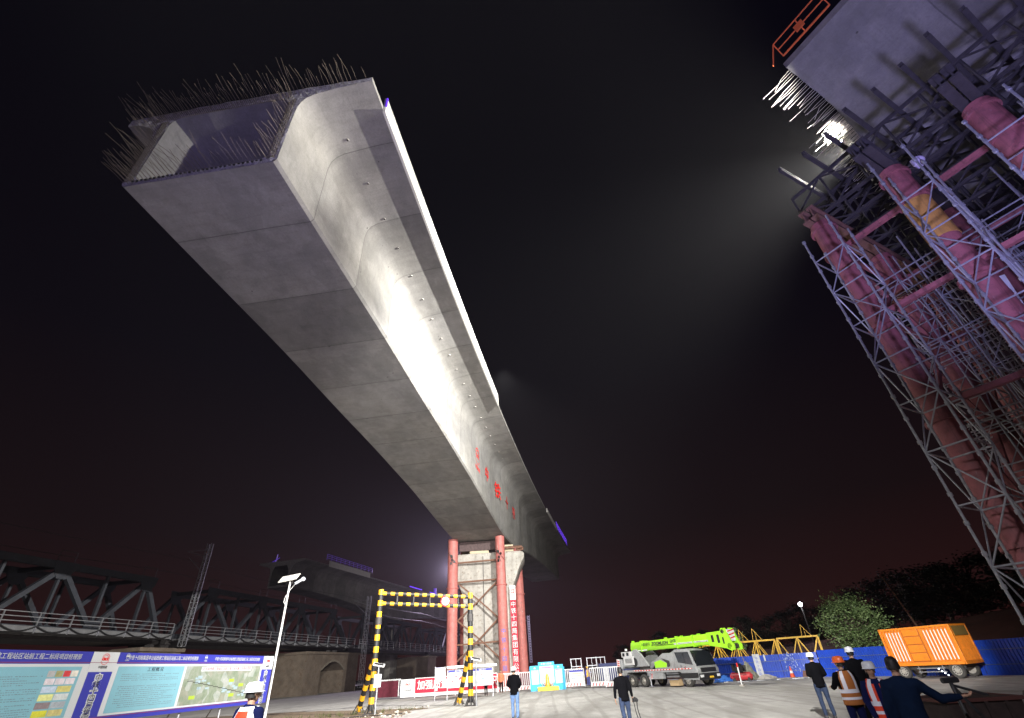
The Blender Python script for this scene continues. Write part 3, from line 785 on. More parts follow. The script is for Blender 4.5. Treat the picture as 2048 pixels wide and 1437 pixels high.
# ------------------------------------------------------------------ lamps
def spot(name, loc, to, power, col, deg, blend=.5, rad=.3):
    l = bpy.data.lights.new(name, 'SPOT'); l.energy = power; l.color = col; l.spot_size = math.radians(deg); l.spot_blend = blend; l.shadow_soft_size = rad
    o = bpy.data.objects.new(name, l); COL.objects.link(o); o.location = loc
    d = V(to) - V(loc); o.rotation_euler = d.to_track_quat('-Z', 'Y').to_euler(); return o
def point(name, loc, power, col, rad=.1):
    l = bpy.data.lights.new(name, 'POINT'); l.energy = power; l.color = col; l.shadow_soft_size = rad
    o = bpy.data.objects.new(name, l); COL.objects.link(o); o.location = loc; return o
# floodlight at the mouth of the right girder, thrown at the swing span
fl = gp2(-.45, 4.3, 19.9)
spot('floodlight_beam', fl, (-3.6, 33, 17.6), 165000, (1.0, .98, .92), 86, 1.0, .06)
spot('floodlight_spill', fl, (-8.0, 17, 20.3), 36000, (1.0, .95, .84), 108, .5, .06)
f = thing('floodlight', 'floodlight shining out of the hollow end of the upper right girder', 'floodlight', tuple(gp2(.25, 4.3, 17.5)))
b = MB(); b.box((0, 0, 2.3), (.4, .3, .4)); b.build('lamp_housing', M_BLACK, f, bevel=.02)
b = MB(); b.bar((0, 0, 0), (0, 0, 2.1), .06); b.build('lamp_stand', M_BLACK, f)
# yard floodlight mast behind the photographer, with added fill spots below
spot('yard_floodlight', (-1, -8, 13), (-1.5, 45, 1.5), 105000, (1.0, .97, .92), 54, .4, .35)
spot('yard_overhead_fill', (-.9, 31, 21.4), (2.5, 39, 0), 15000, (1.0, .97, .93), 112, .7, .3)  # added overhead fill for the yard ground; no lamp is known here
spot('trailer_fill', (-2.5, -4, 8.5), (20.4, 33, 1.0), 80000, (1.0, .97, .92), 13.5, .5, .3)  # added narrow fill aimed at the generator trailer, source unseen
spot('board_fill', (-2.5, -4, 8.5), (-12, 18, 1.2), 11500, (1.0, .98, .95), 74, .6, .3)  # added fill for the signboard and the worker before it
spot('people_fill', (-2.5, -4, 8.5), (6.5, 12, .8), 4200, (.95, .92, 1.0), 46, .8, .3)  # extra spot put in to brighten the group of people at right
spot('deck_edge_lamp', (16, 1.5, 21.2), (-11.5, 11.5, 19.8), 22000, (1.0, .98, .88), 15, .5, .15)
spot('violet_fill_low', (2, -3, 2.2), (-5, 14, 19), 7500, (.46, .38, 1.0), 75, .9, .5)  # unseen violet fill added from below for the girder underside
spot('violet_fill_side', (3.5, 1.5, 2.6), (15, 6, 20), 13000, (.46, .43, 1.0), 85, .7, .4)  # second added violet fill, tinting the right girder and its scaffold
point('far_site_lamp', (-26, 172, 31), 150000, (.85, .7, 1.0), .5)
# ------------------------------------------------------------------ railway truss bridge on the left
RA = math.radians(10); RT = V((math.sin(RA), math.cos(RA), 0)); RN = V((math.cos(RA), -math.sin(RA), 0))
def rp(s, o, z): p = RT * s + RN * o; return V((p.x, p.y, z))
OF, OB = -52.0, -57.5
ZB, ZT = 7.0, 12.35
def span(s0, s1, tops, bots, label):
    t = thing('truss_bridge', label, 'railway bridge', tuple(rp((s0 + s1) / 2, -54.7, 6)), 0, 'steel railway truss spans')
    for o in (OF, OB):
        b = MB(); b.bar(rp(s0, o, ZB), rp(s1, o, ZB), .5, .6); b.build('bottom_chord', M_TRUSS, t, world=True)
        b = MB(); b.bar(rp(tops[0] - .4, o, ZT), rp(tops[-1] + .4, o, ZT), .5, .6); b.build('top_chord', M_TRUSS, t, world=True)
        pts = []
        allb = sorted(bots)
        for a in tops:
            near = sorted(allb, key=lambda q: abs(q - a))[:2]
            for q in near:
                b = MB(); b.bar(rp(a, o, ZT - .2), rp(q, o, ZB + .2), .42, .42, up=tuple(RN)); b.build('diagonal_member', M_TRUSS, t, world=True)
            b = MB(); b.bar(rp(a, o, ZT), rp(a, o, ZB), .3, .22, up=tuple(RT)); b.build('vertical_member', M_TRUSS, t, world=True)
            w = .85
            b = MB(); P = [(a - w * 1.3, ZT + .32), (a + w * 1.3, ZT + .32), (a + w * 1.1, ZT - .5), (a + w * .5, ZT - 1.2), (a - w * .5, ZT - 1.2), (a - w * 1.1, ZT - .5)]
            b.add([rp(s, o + .27, z) for s, z in P] + [rp(s, o + .24, z) for s, z in P], [tuple(range(6)), tuple(range(11, 5, -1))] + [(i, (i + 1) % 6, 6 + (i + 1) % 6, 6 + i) for i in range(6)])
            b.build('gusset_plate', M_TRUSS, t, world=True)
        for q in bots[1:-1]:
            b = MB(); b.bar(rp(q, o, ZT), rp(q, o, ZB), .3, .22, up=tuple(RT)); b.build('vertical_member', M_TRUSS, t, world=True)
            b = MB(); w = .8; P = [(q - w * 1.2, ZB - .3), (q + w * 1.2, ZB - .3), (q + w, ZB + .5), (q + w * .4, ZB + 1.0), (q - w * .4, ZB + 1.0), (q - w, ZB + .5)]
            b.add([rp(s, o + .27, z) for s, z in P] + [rp(s, o + .24, z) for s, z in P], [tuple(range(6)), tuple(range(11, 5, -1))] + [(i, (i + 1) % 6, 6 + (i + 1) % 6, 6 + i) for i in range(6)])
            b.build('gusset_plate', M_TRUSS, t, world=True)
    for a in tops + bots:
        z = ZT if a in tops else ZB
        b = MB(); b.bar(rp(a, OF, z), rp(a, OB, z), .3, .4); b.build('cross_beam', M_TRUSS, t, world=True)
    b = MB(); b.bar(rp(s0, -54.7, ZB - .5), rp(s1, -54.7, ZB - .5), 5.0, .5); b.build('track_deck', M_DARK, t, world=True)
    # service walkway with rails and sagging cables
    b = MB(); b.bar(rp(s0, OF + 1.3, ZB - .35), rp(s1, OF + 1.3, ZB - .35), 1.5, .14); b.bar(rp(s0, OF + 2.0, ZB - .15), rp(s1, OF + 2.0, ZB - .15), .08, .35); b.build('walkway', mat('walkway_slab', (.15, .15, .16), .8, var=.2, scale=2), t, world=True)
    n = int((s1 - s0) / 2.9)
    for i in range(n + 1):
        s = s0 + (s1 - s0) * i / n
        b = MB(); b.bar(rp(s, OF + 2.08, ZB - .5), rp(s, OF + 2.08, ZB + 1.05), .09); b.build('rail_post', M_GALV, t, world=True)
    for z in (.35, .7, 1.05):
        b = MB(); b.bar(rp(s0, OF + 2.08, ZB + z), rp(s1, OF + 2.08, ZB + z), .06); b.build('hand_rail', M_GALV, t, world=True)
    for i in range(n):
        sa = s0 + (s1 - s0) * i / n; sb = s0 + (s1 - s0) * (i + 1) / n
        b = MB(); b.tube([rp(sa + (sb - sa) * k / 8, OF + 2.2, ZB + .02 - .42 * math.sin(PI * k / 8)) for k in range(9)], .055, 6, cap=False); b.build('hanging_cable', M_BLACK, t, world=True)
    # small railings standing on the top chord
    for a in tops:
        b = MB()
        for d in (-.8, .8): b.bar(rp(a + d, OF, ZT + .3), rp(a + d, OF, ZT + 1.3), .05)
        b.bar(rp(a - .8, OF, ZT + 1.3), rp(a + .8, OF, ZT + 1.3), .05)
        b.build('top_guard', M_DARK, t, world=True)
    return t
span(13.5, 51.4, [18.5, 28.5, 38.5, 48.0], [13.5, 23.5, 33.5, 43.3, 51.4], 'grey steel truss railway span at the left edge above the signboard')
span(53.2, 93.6, [58, 68, 78, 88], [53.2, 63, 73, 83, 93.6], 'grey steel truss railway span in the middle, behind the street lamp')
span(95.4, 136, [100, 110, 120, 130.5], [95.4, 105, 115, 125, 136], 'dark steel truss railway span behind the striped gantry')
span(138, 178, [143, 153, 163, 173], [138, 148, 158, 168, 178], 'far steel truss railway span right of the pier')
# further line of plate girders beyond
# masonry piers
def block(name, label, s0, s1, o0, o1, z, m=M_MASON, cap=True, arch=None, group='masonry piers under the railway'):
    t = thing(name, label, 'bridge pier', tuple(rp((s0 + s1) / 2, (o0 + o1) / 2, 0)), 0, group)
    if arch:
        a0, a1, zc = arch; P = [(s0, 0), (a0, 0), (a0, zc * .72)]
        for k in range(1, 10):
            q = k / 10; P.append((a0 + (a1 - a0) * q, zc * .72 + zc * .28 * math.sin(PI * q)))
        P += [(a1, zc * .72), (a1, 0), (s1, 0), (s1, z), (s0, z)]
        bm = bmesh.new()
        for o in (o0, o1):
            vs = [bm.verts.new(rp(s, o, zz)) for s, zz in P]
            bmesh.ops.triangle_fill(bm, use_beauty=True, edges=[bm.edges.new((vs[i], vs[(i + 1) % len(vs)])) for i in range(len(vs))])
        n = len(P); bm.verts.ensure_lookup_table()
        for i in range(n): bm.faces.new((bm.verts[i], bm.verts[(i + 1) % n], bm.verts[n + (i + 1) % n], bm.verts[n + i]))
        Mi = mat_of(t).inverted()
        for v in bm.verts: v.co = Mi @ v.co
        bmesh.ops.recalc_face_normals(bm, faces=bm.faces)
        me = bpy.data.meshes.new('pier_wall'); bm.to_mesh(me); bm.free(); me.materials.append(m); link(bpy.data.objects.new('pier_wall', me), t)
        b = MB()
        for k in range(10):
            q0 = k / 10; q1 = (k + 1) / 10
            f = lambda q: rp(a0 + (a1 - a0) * q, o1 + .06, zc * .72 + zc * .28 * math.sin(PI * q) + .12)
            b.bar(f(q0), f(q1), .12, .28)
        b.build('arch_ring', mat('arch_stone', (.22, .19, .15), .9, var=.2, scale=3), t, world=True)
    else:
        b = MB(); A = [rp(s0, o0, 0), rp(s1, o0, 0), rp(s1, o1 + 0, 0), rp(s0, o1, 0)]; B_ = [p + V((0, 0, z)) for p in A]
        b.add(A + B_, [(3, 2, 1, 0), (4, 5, 6, 7), (0, 1, 5, 4), (1, 2, 6, 5), (2, 3, 7, 6), (3, 0, 4, 7)]); b.build('pier_wall', m, t, world=True, bevel=.08)
    if cap:
        b = MB(); c0 = rp(s0 - .25, (o0 + o1) / 2, z + .18); c1 = rp(s1 + .25, (o0 + o1) / 2, z + .18); b.bar(c0, c1, abs(o1 - o0) + .5, .36); b.build('cap_stone', m, t, world=True)
        for s in ((s0 + s1) / 2 - 1, (s0 + s1) / 2 + 1):
            b = MB(); b.bar(rp(s, o1 - .8, z + .36), rp(s, o1 - .8, z + .7), .6); b.build('bearing', M_DARK, t, world=True)
    return t
block('railway_pier', 'stained masonry railway pier behind the signboard', 48.6, 54.2, -59, -50.6, 5.4)
block('railway_pier', 'large stained masonry railway pier with an arched opening, left of the gantry', 79.5, 96.5, -59, -50.4, 5.5, arch=(84.0, 91.5, 4.5))
block('railway_pier', 'masonry railway pier seen between the gantry and the red tubes', 134, 140, -59, -50.6, 5.4)
# lattice catenary masts
def mast(s, o, z0, z1, label, w=.55, lean=0.0, sc=1.0):
    t = thing('catenary_mast', label, 'mast', tuple(rp(s, o, z0)), 0, 'lattice masts along the railway')
    b = MB(); C4 = [(-1, -1), (1, -1), (1, 1), (-1, 1)]; W = w / 2
    P = lambda k, z: rp(s + C4[k % 4][0] * W * (1 - .35 * (z - z0) / (z1 - z0)), o + C4[k % 4][1] * W, z)
    for k in range(4): b.bar(P(k, z0), P(k, z1), .07 * sc)
    b.build('mast_leg_frame', M_GALV, t, world=True)
    b = MB(); n = int((z1 - z0) / .55)
    for i in range(n):
        za = z0 + (z1 - z0) * i / n; zc = z0 + (z1 - z0) * (i + 1) / n
        for k in range(4):
            if (i + k) % 2: b.bar(P(k, za), P(k + 1, zc), .04 * sc)
            b.bar(P(k, za), P(k + 1, za), .035 * sc)
    b.build('lattice', M_GALV, t, world=True)
    b = MB(); b.bar(rp(s, o, z1 - 1.6), rp(s, o - 3.2, z1 - .6), .07); b.bar(rp(s, o, z1 - 3.4), rp(s, o - 2.6, z1 - 1.4), .06); b.bar(rp(s, o, z1 - .7), rp(s, o - 3.2, z1 - .6), .05); b.build('cantilever_arm', M_GALV, t, world=True)
    return t
mast(53.0, -49.7, 5.9, 17.0, 'tall pale lattice mast between the two left truss spans')
mast(96.5, -49.4, .4, 15.5, 'dark lattice mast just left of the striped gantry', .7)
mast(205, -49, 4, 24, 'thin far lattice mast right of the red tubes', 1.0, 0, 2)
mast(275, -49, 4, 25, 'thinnest farthest lattice mast, left of the crane', 1.1, 0, 2.4)
# overhead wires
for k, z in enumerate((14.2, 16.0)):
    b = MB(); pts = []
    for i in range(60):
        s = 10 + i * 3; pts.append(rp(s, -54.7, z - .5 * abs(math.sin(PI * (s - 53) / 43.5))))
    b.tube(pts, .03, 5, cap=False); tag(b.build('overhead_wire', M_DARK, None, fix=False), ('lower', 'upper')[k] + ' overhead contact wire running along the truss bridge', 'wire', 'overhead wires')

# second concrete girder on the far side of the railway
g2 = thing('bridge_girder', 'distant dark concrete girder beyond the truss bridge with violet lights on it', 'bridge girder', (-38, 130, 0))
D2 = V((13.2, 58.2, 0)).normalized(); E2 = V((-43.2, 96.6, 0)); F2 = V((-D2.y, D2.x, 0))
def gp3(y, l, z): p = E2 + D2 * y + F2 * l; return V((p.x, p.y, z))
def sec3(y):
    Z = 17.3 - 3.2 * max(0, 1 - abs(y - 46) / 40) ** 1.6
    return [(0, 21.75), (.9, 21.64), (1.9, 21.4), (2.5, 21.0), (2.85, 20.3), (3, 19.4), (3, Z + .1), (3.1, Z), (7.4, Z), (7.5, Z + .1), (7.5, 20.2), (7.7, 20.9), (8.6, 21.4), (10.4, 21.75), (10.4, 22.1), (0, 22.1)]
loft_uv('box_shell', [i * 2.3 for i in range(41)], sec3, M_CONC, g2, spt=gp3, smooth=False)
endface('end_face', 0, g2, gp3, sec3, lambda y: [(3.4, 20.3), (3.9, 21.2), (6.6, 21.2), (7.1, 20.3), (7.1, 17.7), (3.4, 17.7)])
b = MB(); b.bar(gp3(0, -.1, 22.1), gp3(0, -.1, 22.1) + V((0, 0, .02)), .1)
n = 12; b = MB(); rings = [[gp3(8 + 17 * i / n, -.14, 21.8), gp3(8 + 17 * i / n, -.01, 21.8), gp3(8 + 17 * i / n, -.01, 22.9), gp3(8 + 17 * i / n, -.14, 22.9)] for i in range(n + 1)]; b.loft(rings); b.build('edge_fascia', MATS['fascia_concrete'], g2, world=True)
M_LED2 = mat('dim_violet_rail', (.12, .06, .35), .5, emit=(.12, .04, .75), estr=.35)
led_rail(g2, 7, 26, 22.95, gp3, 0.0, 1.1, 1.6, M_LED2)
for y0, y1 in ((47, 55), (61, 76)):
    b = MB(); b.bar(gp3(y0, -.1, 22.5), gp3(y1, -.1, 22.5), .22); b.build('light_strip', M_LED, g2, world=True)
b = MB(); b.bar(gp3(66, .4, 22.2), gp3(66, .4, 24.2), .7); b.bar(gp3(.5, 8.0, 22.2), gp3(.5, 6.4, 22.9), .12); b.bar(gp3(.5, 7.2, 22.2), gp3(.5, 7.0, 23.6), .1); b.build('light_marker', M_LED2, g2, world=True)
g2p = thing('bridge_pier', 'dark far pier under the distant girder behind the railway', 'bridge pier', tuple(gp3(46, 5.2, 0)))
b = MB(); b.bar(gp3(44, 5.2, 6.5), gp3(48, 5.2, 6.5), 5.0, 13.0); b.build('pier_shaft', M_CONC2, g2p, world=True, bevel=.15)

# ------------------------------------------------------------------ signboard on the left
BA = V((-14.3, 30.2, 0)); BD = V((-16.05, 13.0, 0)) - BA; BL_ = BD.length; BD.normalize(); BN = V((-BD.y, BD.x, 0))
if BN.x < 0: BN = -BN
BZ0, BZ1 = .88, 2.95
def bp_(u, z, d=0.0): p = BA + BD * u + BN * d; return V((p.x, p.y, z))
XD = tuple(-BD)
sb = thing('signboard', 'long blue and white project signboard with site map, standing at the left', 'signboard', tuple(bp_(BL_ / 2, 0)))
def bq(u0, u1, z0, z1, d, m, name, sh0=0, sh1=0, t=.006):
    """thin panel; sh shears the ends"""
    b = MB(); A = [bp_(u0, z0, d), bp_(u1, z0, d), bp_(u1 + sh1, z1, d), bp_(u0 + sh0, z1, d)]; B_ = [p + BN * t for p in A]
    b.add(A + B_, [(3, 2, 1, 0), (4, 5, 6, 7), (0, 1, 5, 4), (1, 2, 6, 5), (2, 3, 7, 6), (3, 0, 4, 7)]); return b.build(name, m, sb, world=True)
bq(0, BL_, BZ0, BZ1, -.06, M_SIGNBLUE, 'board_back', t=.06)
U1 = BL_ - 1
# panels (u measured from the right end towards the camera)
bq(.95, 10.3, BZ0 + .17, BZ1 - .36, .003, M_PALE, 'white_margin')
bq(11.3, BL_ - .2, BZ0 + .17, BZ1 - .36, .003, M_PALE, 'white_margin')
bq(.0, .95, BZ0 + .0, BZ1, .002, M_SIGNBLUE, 'blue_band')
bq(.0, .95, BZ1 - .6, BZ1, .012, M_PALE, 'emblem_plate')
bq(10.3, 11.3, BZ0, BZ1, .002, M_SIGNBLUE, 'blue_band')
bq(10.25, 11.35, BZ1 - .6, BZ1, .012, M_PALE, 'emblem_plate')
bq(6.7, 10.1, BZ0 + .23, BZ1 - .44, .012, M_SKYPANEL, 'text_panel')
bq(11.6, BL_ - .35, BZ0 + .23, BZ1 - .44, .012, M_SKYPANEL, 'text_panel')
# aerial site map
mm = bpy.data.materials.new('aerial_site_map'); mm.use_nodes = True
nt = mm.node_tree; N = nt.nodes; L = nt.links; b_ = N['Principled BSDF']; b_.inputs['Roughness'].default_value = .55
tc = N.new('ShaderNodeTexCoord')
vo = N.new('ShaderNodeTexVoronoi'); vo.inputs['Scale'].default_value = 3.4; L.new(tc.outputs['Object'], vo.inputs['Vector'])
no = N.new('ShaderNodeTexNoise'); no.inputs['Scale'].default_value = 2.6; no.inputs['Detail'].default_value = 12; no.inputs['Roughness'].default_value = .75; L.new(tc.outputs['Object'], no.inputs['Vector'])
r1 = N.new('ShaderNodeValToRGB'); L.new(no.outputs['Fac'], r1.inputs[0])
e = r1.color_ramp.elements; e[0].position = .32; e[0].color = (.07, .12, .07, 1); e[1].position = .7; e[1].color = (.40, .41, .38, 1); q = e.new(.5); q.color = (.2, .23, .18, 1); q = e.new(.6); q.color = (.26, .27, .25, 1)
r2 = N.new('ShaderNodeValToRGB'); sp3 = N.new('ShaderNodeSeparateColor'); L.new(vo.outputs['Color'], sp3.inputs[0]); L.new(sp3.outputs[0], r2.inputs[0])
r2.color_ramp.interpolation = 'CONSTANT'; e = r2.color_ramp.elements; e[0].color = (.24, .30, .22, 1); e[1].position = .75; e[1].color = (.5, .53, .55, 1); q = e.new(.5); q.color = (.34, .33, .28, 1)
x = N.new('ShaderNodeMix'); x.data_type = 'RGBA'; x.inputs[0].default_value = .35; L.new(r1.outputs[0], x.inputs[6]); L.new(r2.outputs[0], x.inputs[7]); L.new(x.outputs[2], b_.inputs['Base Color'])
bq(1.1, 6.55, BZ0 + .23, BZ1 - .44, .012, mm, 'site_map')
M_SITE = mat('site_yellow', (.33, .44, .05), .6); M_SITE2 = mat('site_blue', (.30, .40, .46), .6)
random.seed(4)
for i in range(5):
    u = (1.5, 2.3, 3.1, 2.9, 5.6)[i]; z = BZ0 + (.62, .78, .98, .4, .42)[i]; bq(u, u + .38, z, z + .13, .0185, M_SITE, 'site_marking', t=.003)
for i in range(22):
    u = random.uniform(1.3, 5.9); z = BZ0 + .3 + .12 * u + random.uniform(-.22, .22); bq(u, u + random.uniform(.12, .34), z, z + random.uniform(.05, .12), .0185, M_SITE2, 'site_marking', t=.002)
for i in range(14):
    u = 1.4 + i * .35; z = BZ0 + .42 + .05 * i; bq(u, u + .36, z, z + .025, .0215, M_DARK, 'track_line', sh0=.0, t=.002)
bq(1.9, 5.6, BZ1 - .64, BZ1 - .47, .0185, M_PALE, 'map_title_plate', t=.004)
def bt(u, z, txt, size, m, sq=1.0, sp=1.0, d=.024): return glyphs(txt, size, m, bp_(u, z, d), XD, (0, 0, 1), sb, squash=sq, spacing=sp, depth=.002)
bt(3.75, BZ1 - .555, '丰台站改建工程站区站前工程二标段施工平面布置图', .135, mat('map_title_red', (.6, .08, .08), .6), 1.16)
LN = '中铁十四局集团丰台站改建工程站区站前工程二标段项目经理部'
bt(3.1, BZ1 - .17, LN, .155, M_PALE, .82); bt(7.9, BZ1 - .17, LN, .165, M_PALE, .82); bt(14.1, BZ1 - .17, LN, .175, M_PALE, .95)
def small_emblem(u, z, r, m=M_PALE): emblem(bp_(u, z, .024), r, m, XD, (0, 0, 1), sb, sub='中国铁建', tm=m)
small_emblem(5.5, BZ1 - .12, .09); small_emblem(9.85, BZ1 - .12, .09); small_emblem(16.75, BZ1 - .12, .09)
emblem(bp_(.48, BZ1 - .22, .024), .17, M_LETTER, XD, (0, 0, 1), sb, sub='中国铁建', tm=M_KLETTER); emblem(bp_(10.8, BZ1 - .22, .024), .17, M_LETTER, XD, (0, 0, 1), sb, sub='中国铁建', tm=M_KLETTER)
for k, ch in enumerate('中铁十四局集团'):
    for u in (.5, 10.8):
        glyphs(ch, .245, M_PALE, bp_(u, BZ1 - .78 - k * .2, .010), XD, (0, 0, 1), sb, squash=1.3, depth=.002, bold=.02)
        glyphs(ch, .22, M_KLETTER, bp_(u, BZ1 - .78 - k * .2, .016), XD, (0, 0, 1), sb, squash=1.3, depth=.002)
bt(8.3, BZ1 - .55, '工程概况', .15, M_KLETTER, 1.3, 1.2); bt(17.0, BZ1 - .55, '有限公司简介', .15, M_KLETTER, 1.2, 1.5)
# printed paragraphs: fine rows
random.seed(12)
def para(u0, u1, z0, z1, rows, name='printed_text'):
    b = MB(); dz = (z1 - z0) / rows
    for r_ in range(rows):
        z = z1 - r_ * dz; u = u1 - (.25 if random.random() < .3 else 0); end = u0 + (0 if random.random() < .75 else random.uniform(.3, 1.4))
        if random.random() < .1: continue
        while u > end:
            L_ = random.uniform(.03, .09)
            if random.random() < .92:
                h = dz * random.uniform(.22, .36); A = [bp_(u, z, .0195), bp_(u - L_, z, .0195), bp_(u - L_, z + h, .0195), bp_(u, z + h, .0195)]; b.add(A, [(0, 1, 2, 3)])
            u -= L_ + random.uniform(.015, .03)
    return b.build(name, M_GREYTXT, sb, world=True, fix=False)
para(6.95, 9.85, BZ0 + .3, BZ1 - .7, 17); para(12.9, 17.4, BZ0 + .3, BZ1 - .7, 19)
cols = [(.4, .4, .42), (.35, .33, .16), (.6, .05, .06), (.7, .66, .6), (.66, .6, .66), (.66, .6, .66), (.66, .6, .66), (.5, .6, .75), (.62, .56, .2), (.7, .72, .3), (.6, .64, .66), (.25, .2, .22), (.38, .42, .48), (.62, .6, .05), (.55, .48, .2)]
k = 0
for r_, (nrow, h) in enumerate(((4, .2), (3, .22), (2, .17), (2, .17), (2, .17), (2, .17))):
    z = BZ1 - .72 - r_ * .21
    for c_ in range(nrow):
        w_ = .98 / nrow; u = 12.75 - .0 - c_ * (w_ + .03); bq(u - w_, u, z, z + .17, .0185, mat('certificate_%d' % k, cols[k % 15], .6, var=.2, scale=8), 'certificate_picture', t=.003); k += 1
for z in (BZ0 + .13, BZ1 - .33): bq(.95, BL_ - .2, z, z + .018, .016, mat('thin_maroon', (.25, .05, .12), .6), 'thin_rule', t=.002)
for i in range(7):
    b = MB(); u = .8 + i * (BL_ - 1.4) / 6; b.tube([bp_(u, 0, -.12), bp_(u, BZ1 - .1, -.12)], .035, 8); b.build('leg', M_GALV, sb, world=True)
    b = MB(); b.tube([bp_(u, .05, -1.0), bp_(u, 1.6, -.14)], .025, 8); b.build('back_stay', M_GALV, sb, world=True)

# ------------------------------------------------------------------ solar street lamp
sl = thing('street_lamp', 'slim white solar street lamp behind the right end of the signboard', 'street lamp', (-14.75, 31.4, 0))
b = MB(); b.tube([(0, 0, 0), (0, 0, 7.05)], [.075, .05], 14); b.build('pole', M_WHITE, sl, smooth=True)
b = MB(); b.tube([(0, 0, 5.6), (-.16, 0, 5.8), (-.13, 0, 6.1), (.05, 0, 6.4), (.35, -.06, 6.75), (.6, -.12, 6.9)], .016, 8); b.build('lamp_arm', M_WHITE, sl)
b = MB(); R_ = Matrix.Rotation(math.radians(38), 3, 'X') @ Matrix.Rotation(math.radians(-8), 3, 'Y'); b.box((-.1, 0, 7.15), (1.15, .62, .05), M=R_); b.build('solar_panel', mat('panel_back', (.72, .70, .66), .5), sl)
b = MB(); R2 = Matrix.Rotation(math.radians(20), 3, 'X') @ Matrix.Rotation(math.radians(-25), 3, 'Y')
b.box((.62, -.12, 6.9), (.5, .26, .16), M=R2); b.ball((.86, -.16, 7.0), (.15, .13, .13), 0); b.build('lamp_head', mat('lamp_head_grey', (.5, .53, .6), .4), sl, bevel=.03)
b = MB(); b.box((.05, .1, 7.0), (.12, .12, .3)); b.build('bracket', M_DARK, sl)

# ------------------------------------------------------------------ striped height-limit gantry
ga = thing('height_limit_gantry', 'yellow and black striped height limit gantry of pipes across the yard', 'gantry', (-6.2, 32.2, 0))
def striped(p0, p1, r, parent, name, seg=.27, start=0, n=16):
    p0 = V(p0); p1 = V(p1); d = p1 - p0; L_ = d.length; k = int(L_ / seg); b = MB()
    for i in range(k):
        a = p0 + d * i / k; c_ = p0 + d * (i + 1) / k; b.tube([a, c_], r, n, (i + start) % 2)
    return b.build(name, [M_BLACK, M_YEL], parent, world=True, smooth=True)
GL = V((-8.85, 31.0, 0)); GR_ = V((-3.55, 32.9, 0)); GL2 = V((-10.1, 32.9, 0)); GR2 = V((-4.35, 34.9, 0))
GL = V((-9.0, 31.5, 0)); GR_ = V((-3.7, 33.2, 0)); GL2 = V((-10.2, 33.3, 0)); GR2 = V((-4.6, 34.9, 0))
for p, h in ((GL, 6.15), (GR_, 5.85)):
    striped(p + V((0, 0, .15)), p + V((0, 0, h)), .155, ga, 'post', .30)
    b = MB(); b.tube([p + V((0, 0, 4.25)), p + V((0, 0, 4.65))], .19, 14); b.build('collar', M_DARK, ga, world=True)
    b = MB()
    for k in range(8):
        a = k * PI / 4; b.bar(p + V((.12 * math.cos(a), .12 * math.sin(a), .42)), p + V((.34 * math.cos(a), .34 * math.sin(a), 0)), .03, .05)
    b.box(p + V((0, 0, .02)), (.7, .7, .03)); b.build('foot', M_DARK, ga, world=True)
for p, q in ((GL2, GL), (GR2, GR_)):
    a = p + V((0, 0, .15)); c_ = q.lerp(p, .08) + V((0, 0, 2.6 if q is GL else 2.75)); striped(a, c_, .145, ga, 'raking_strut', .29, 1)
    b = MB()
    for k in range(8):
        an = k * PI / 4; b.bar(p + V((.12 * math.cos(an), .12 * math.sin(an), .4)), p + V((.33 * math.cos(an), .33 * math.sin(an), 0)), .03, .05)
    b.build('foot', M_DARK, ga, world=True)
for zl, zr in ((5.93, 5.62), (5.38, 5.08)):
    striped(GL + V((.1, .02, zl)), GR_ + V((-.1, -.03, zr)), .105, ga, 'cross_bar', .235, 1)
for k in (.18, .36, .54, .86):
    a = GL.lerp(GR_, k); z1 = 5.93 - .31 * k; z0 = z1 - .54; b = MB(); b.tube([a + V((0, 0, z0)), a + V((0, 0, z1))], .05, 8); b.build('spacer', M_DARK, ga, world=True)
sg = thing('round_sign', 'round red ringed height limit sign on the striped gantry', 'road sign', tuple(GL.lerp(GR_, .72) + V((0, -.14, 5.4))))
yd_ = (GR_ - GL).normalized(); ang = math.atan2(yd_.y, yd_.x); sg.rotation_euler = (0, 0, ang)
b = MB(); b.tube([(0, 0, 0), (0, -.03, 0)], .30, 28); b.build('plate', M_LETTER, sg)
b = MB(); b.tube([(0, -.032, 0), (0, -.036, 0)], .225, 28); b.build('white_disc', M_WHITE, sg)
glyphs('4.5m', .2, M_KLETTER, (0, -.04, 0), (1, 0, 0), (0, 0, 1), sg, world=False, depth=.001, bold=.008)
b = MB(); b.add([(-.07, -.04, .19), (.07, -.04, .19), (0, -.04, .1)], [(0, 1, 2)]); b.add([(-.07, -.04, -.19), (.07, -.04, -.19), (0, -.04, -.1)], [(0, 2, 1)]); b.build('arrow_mark', M_KLETTER, sg, fix=False)
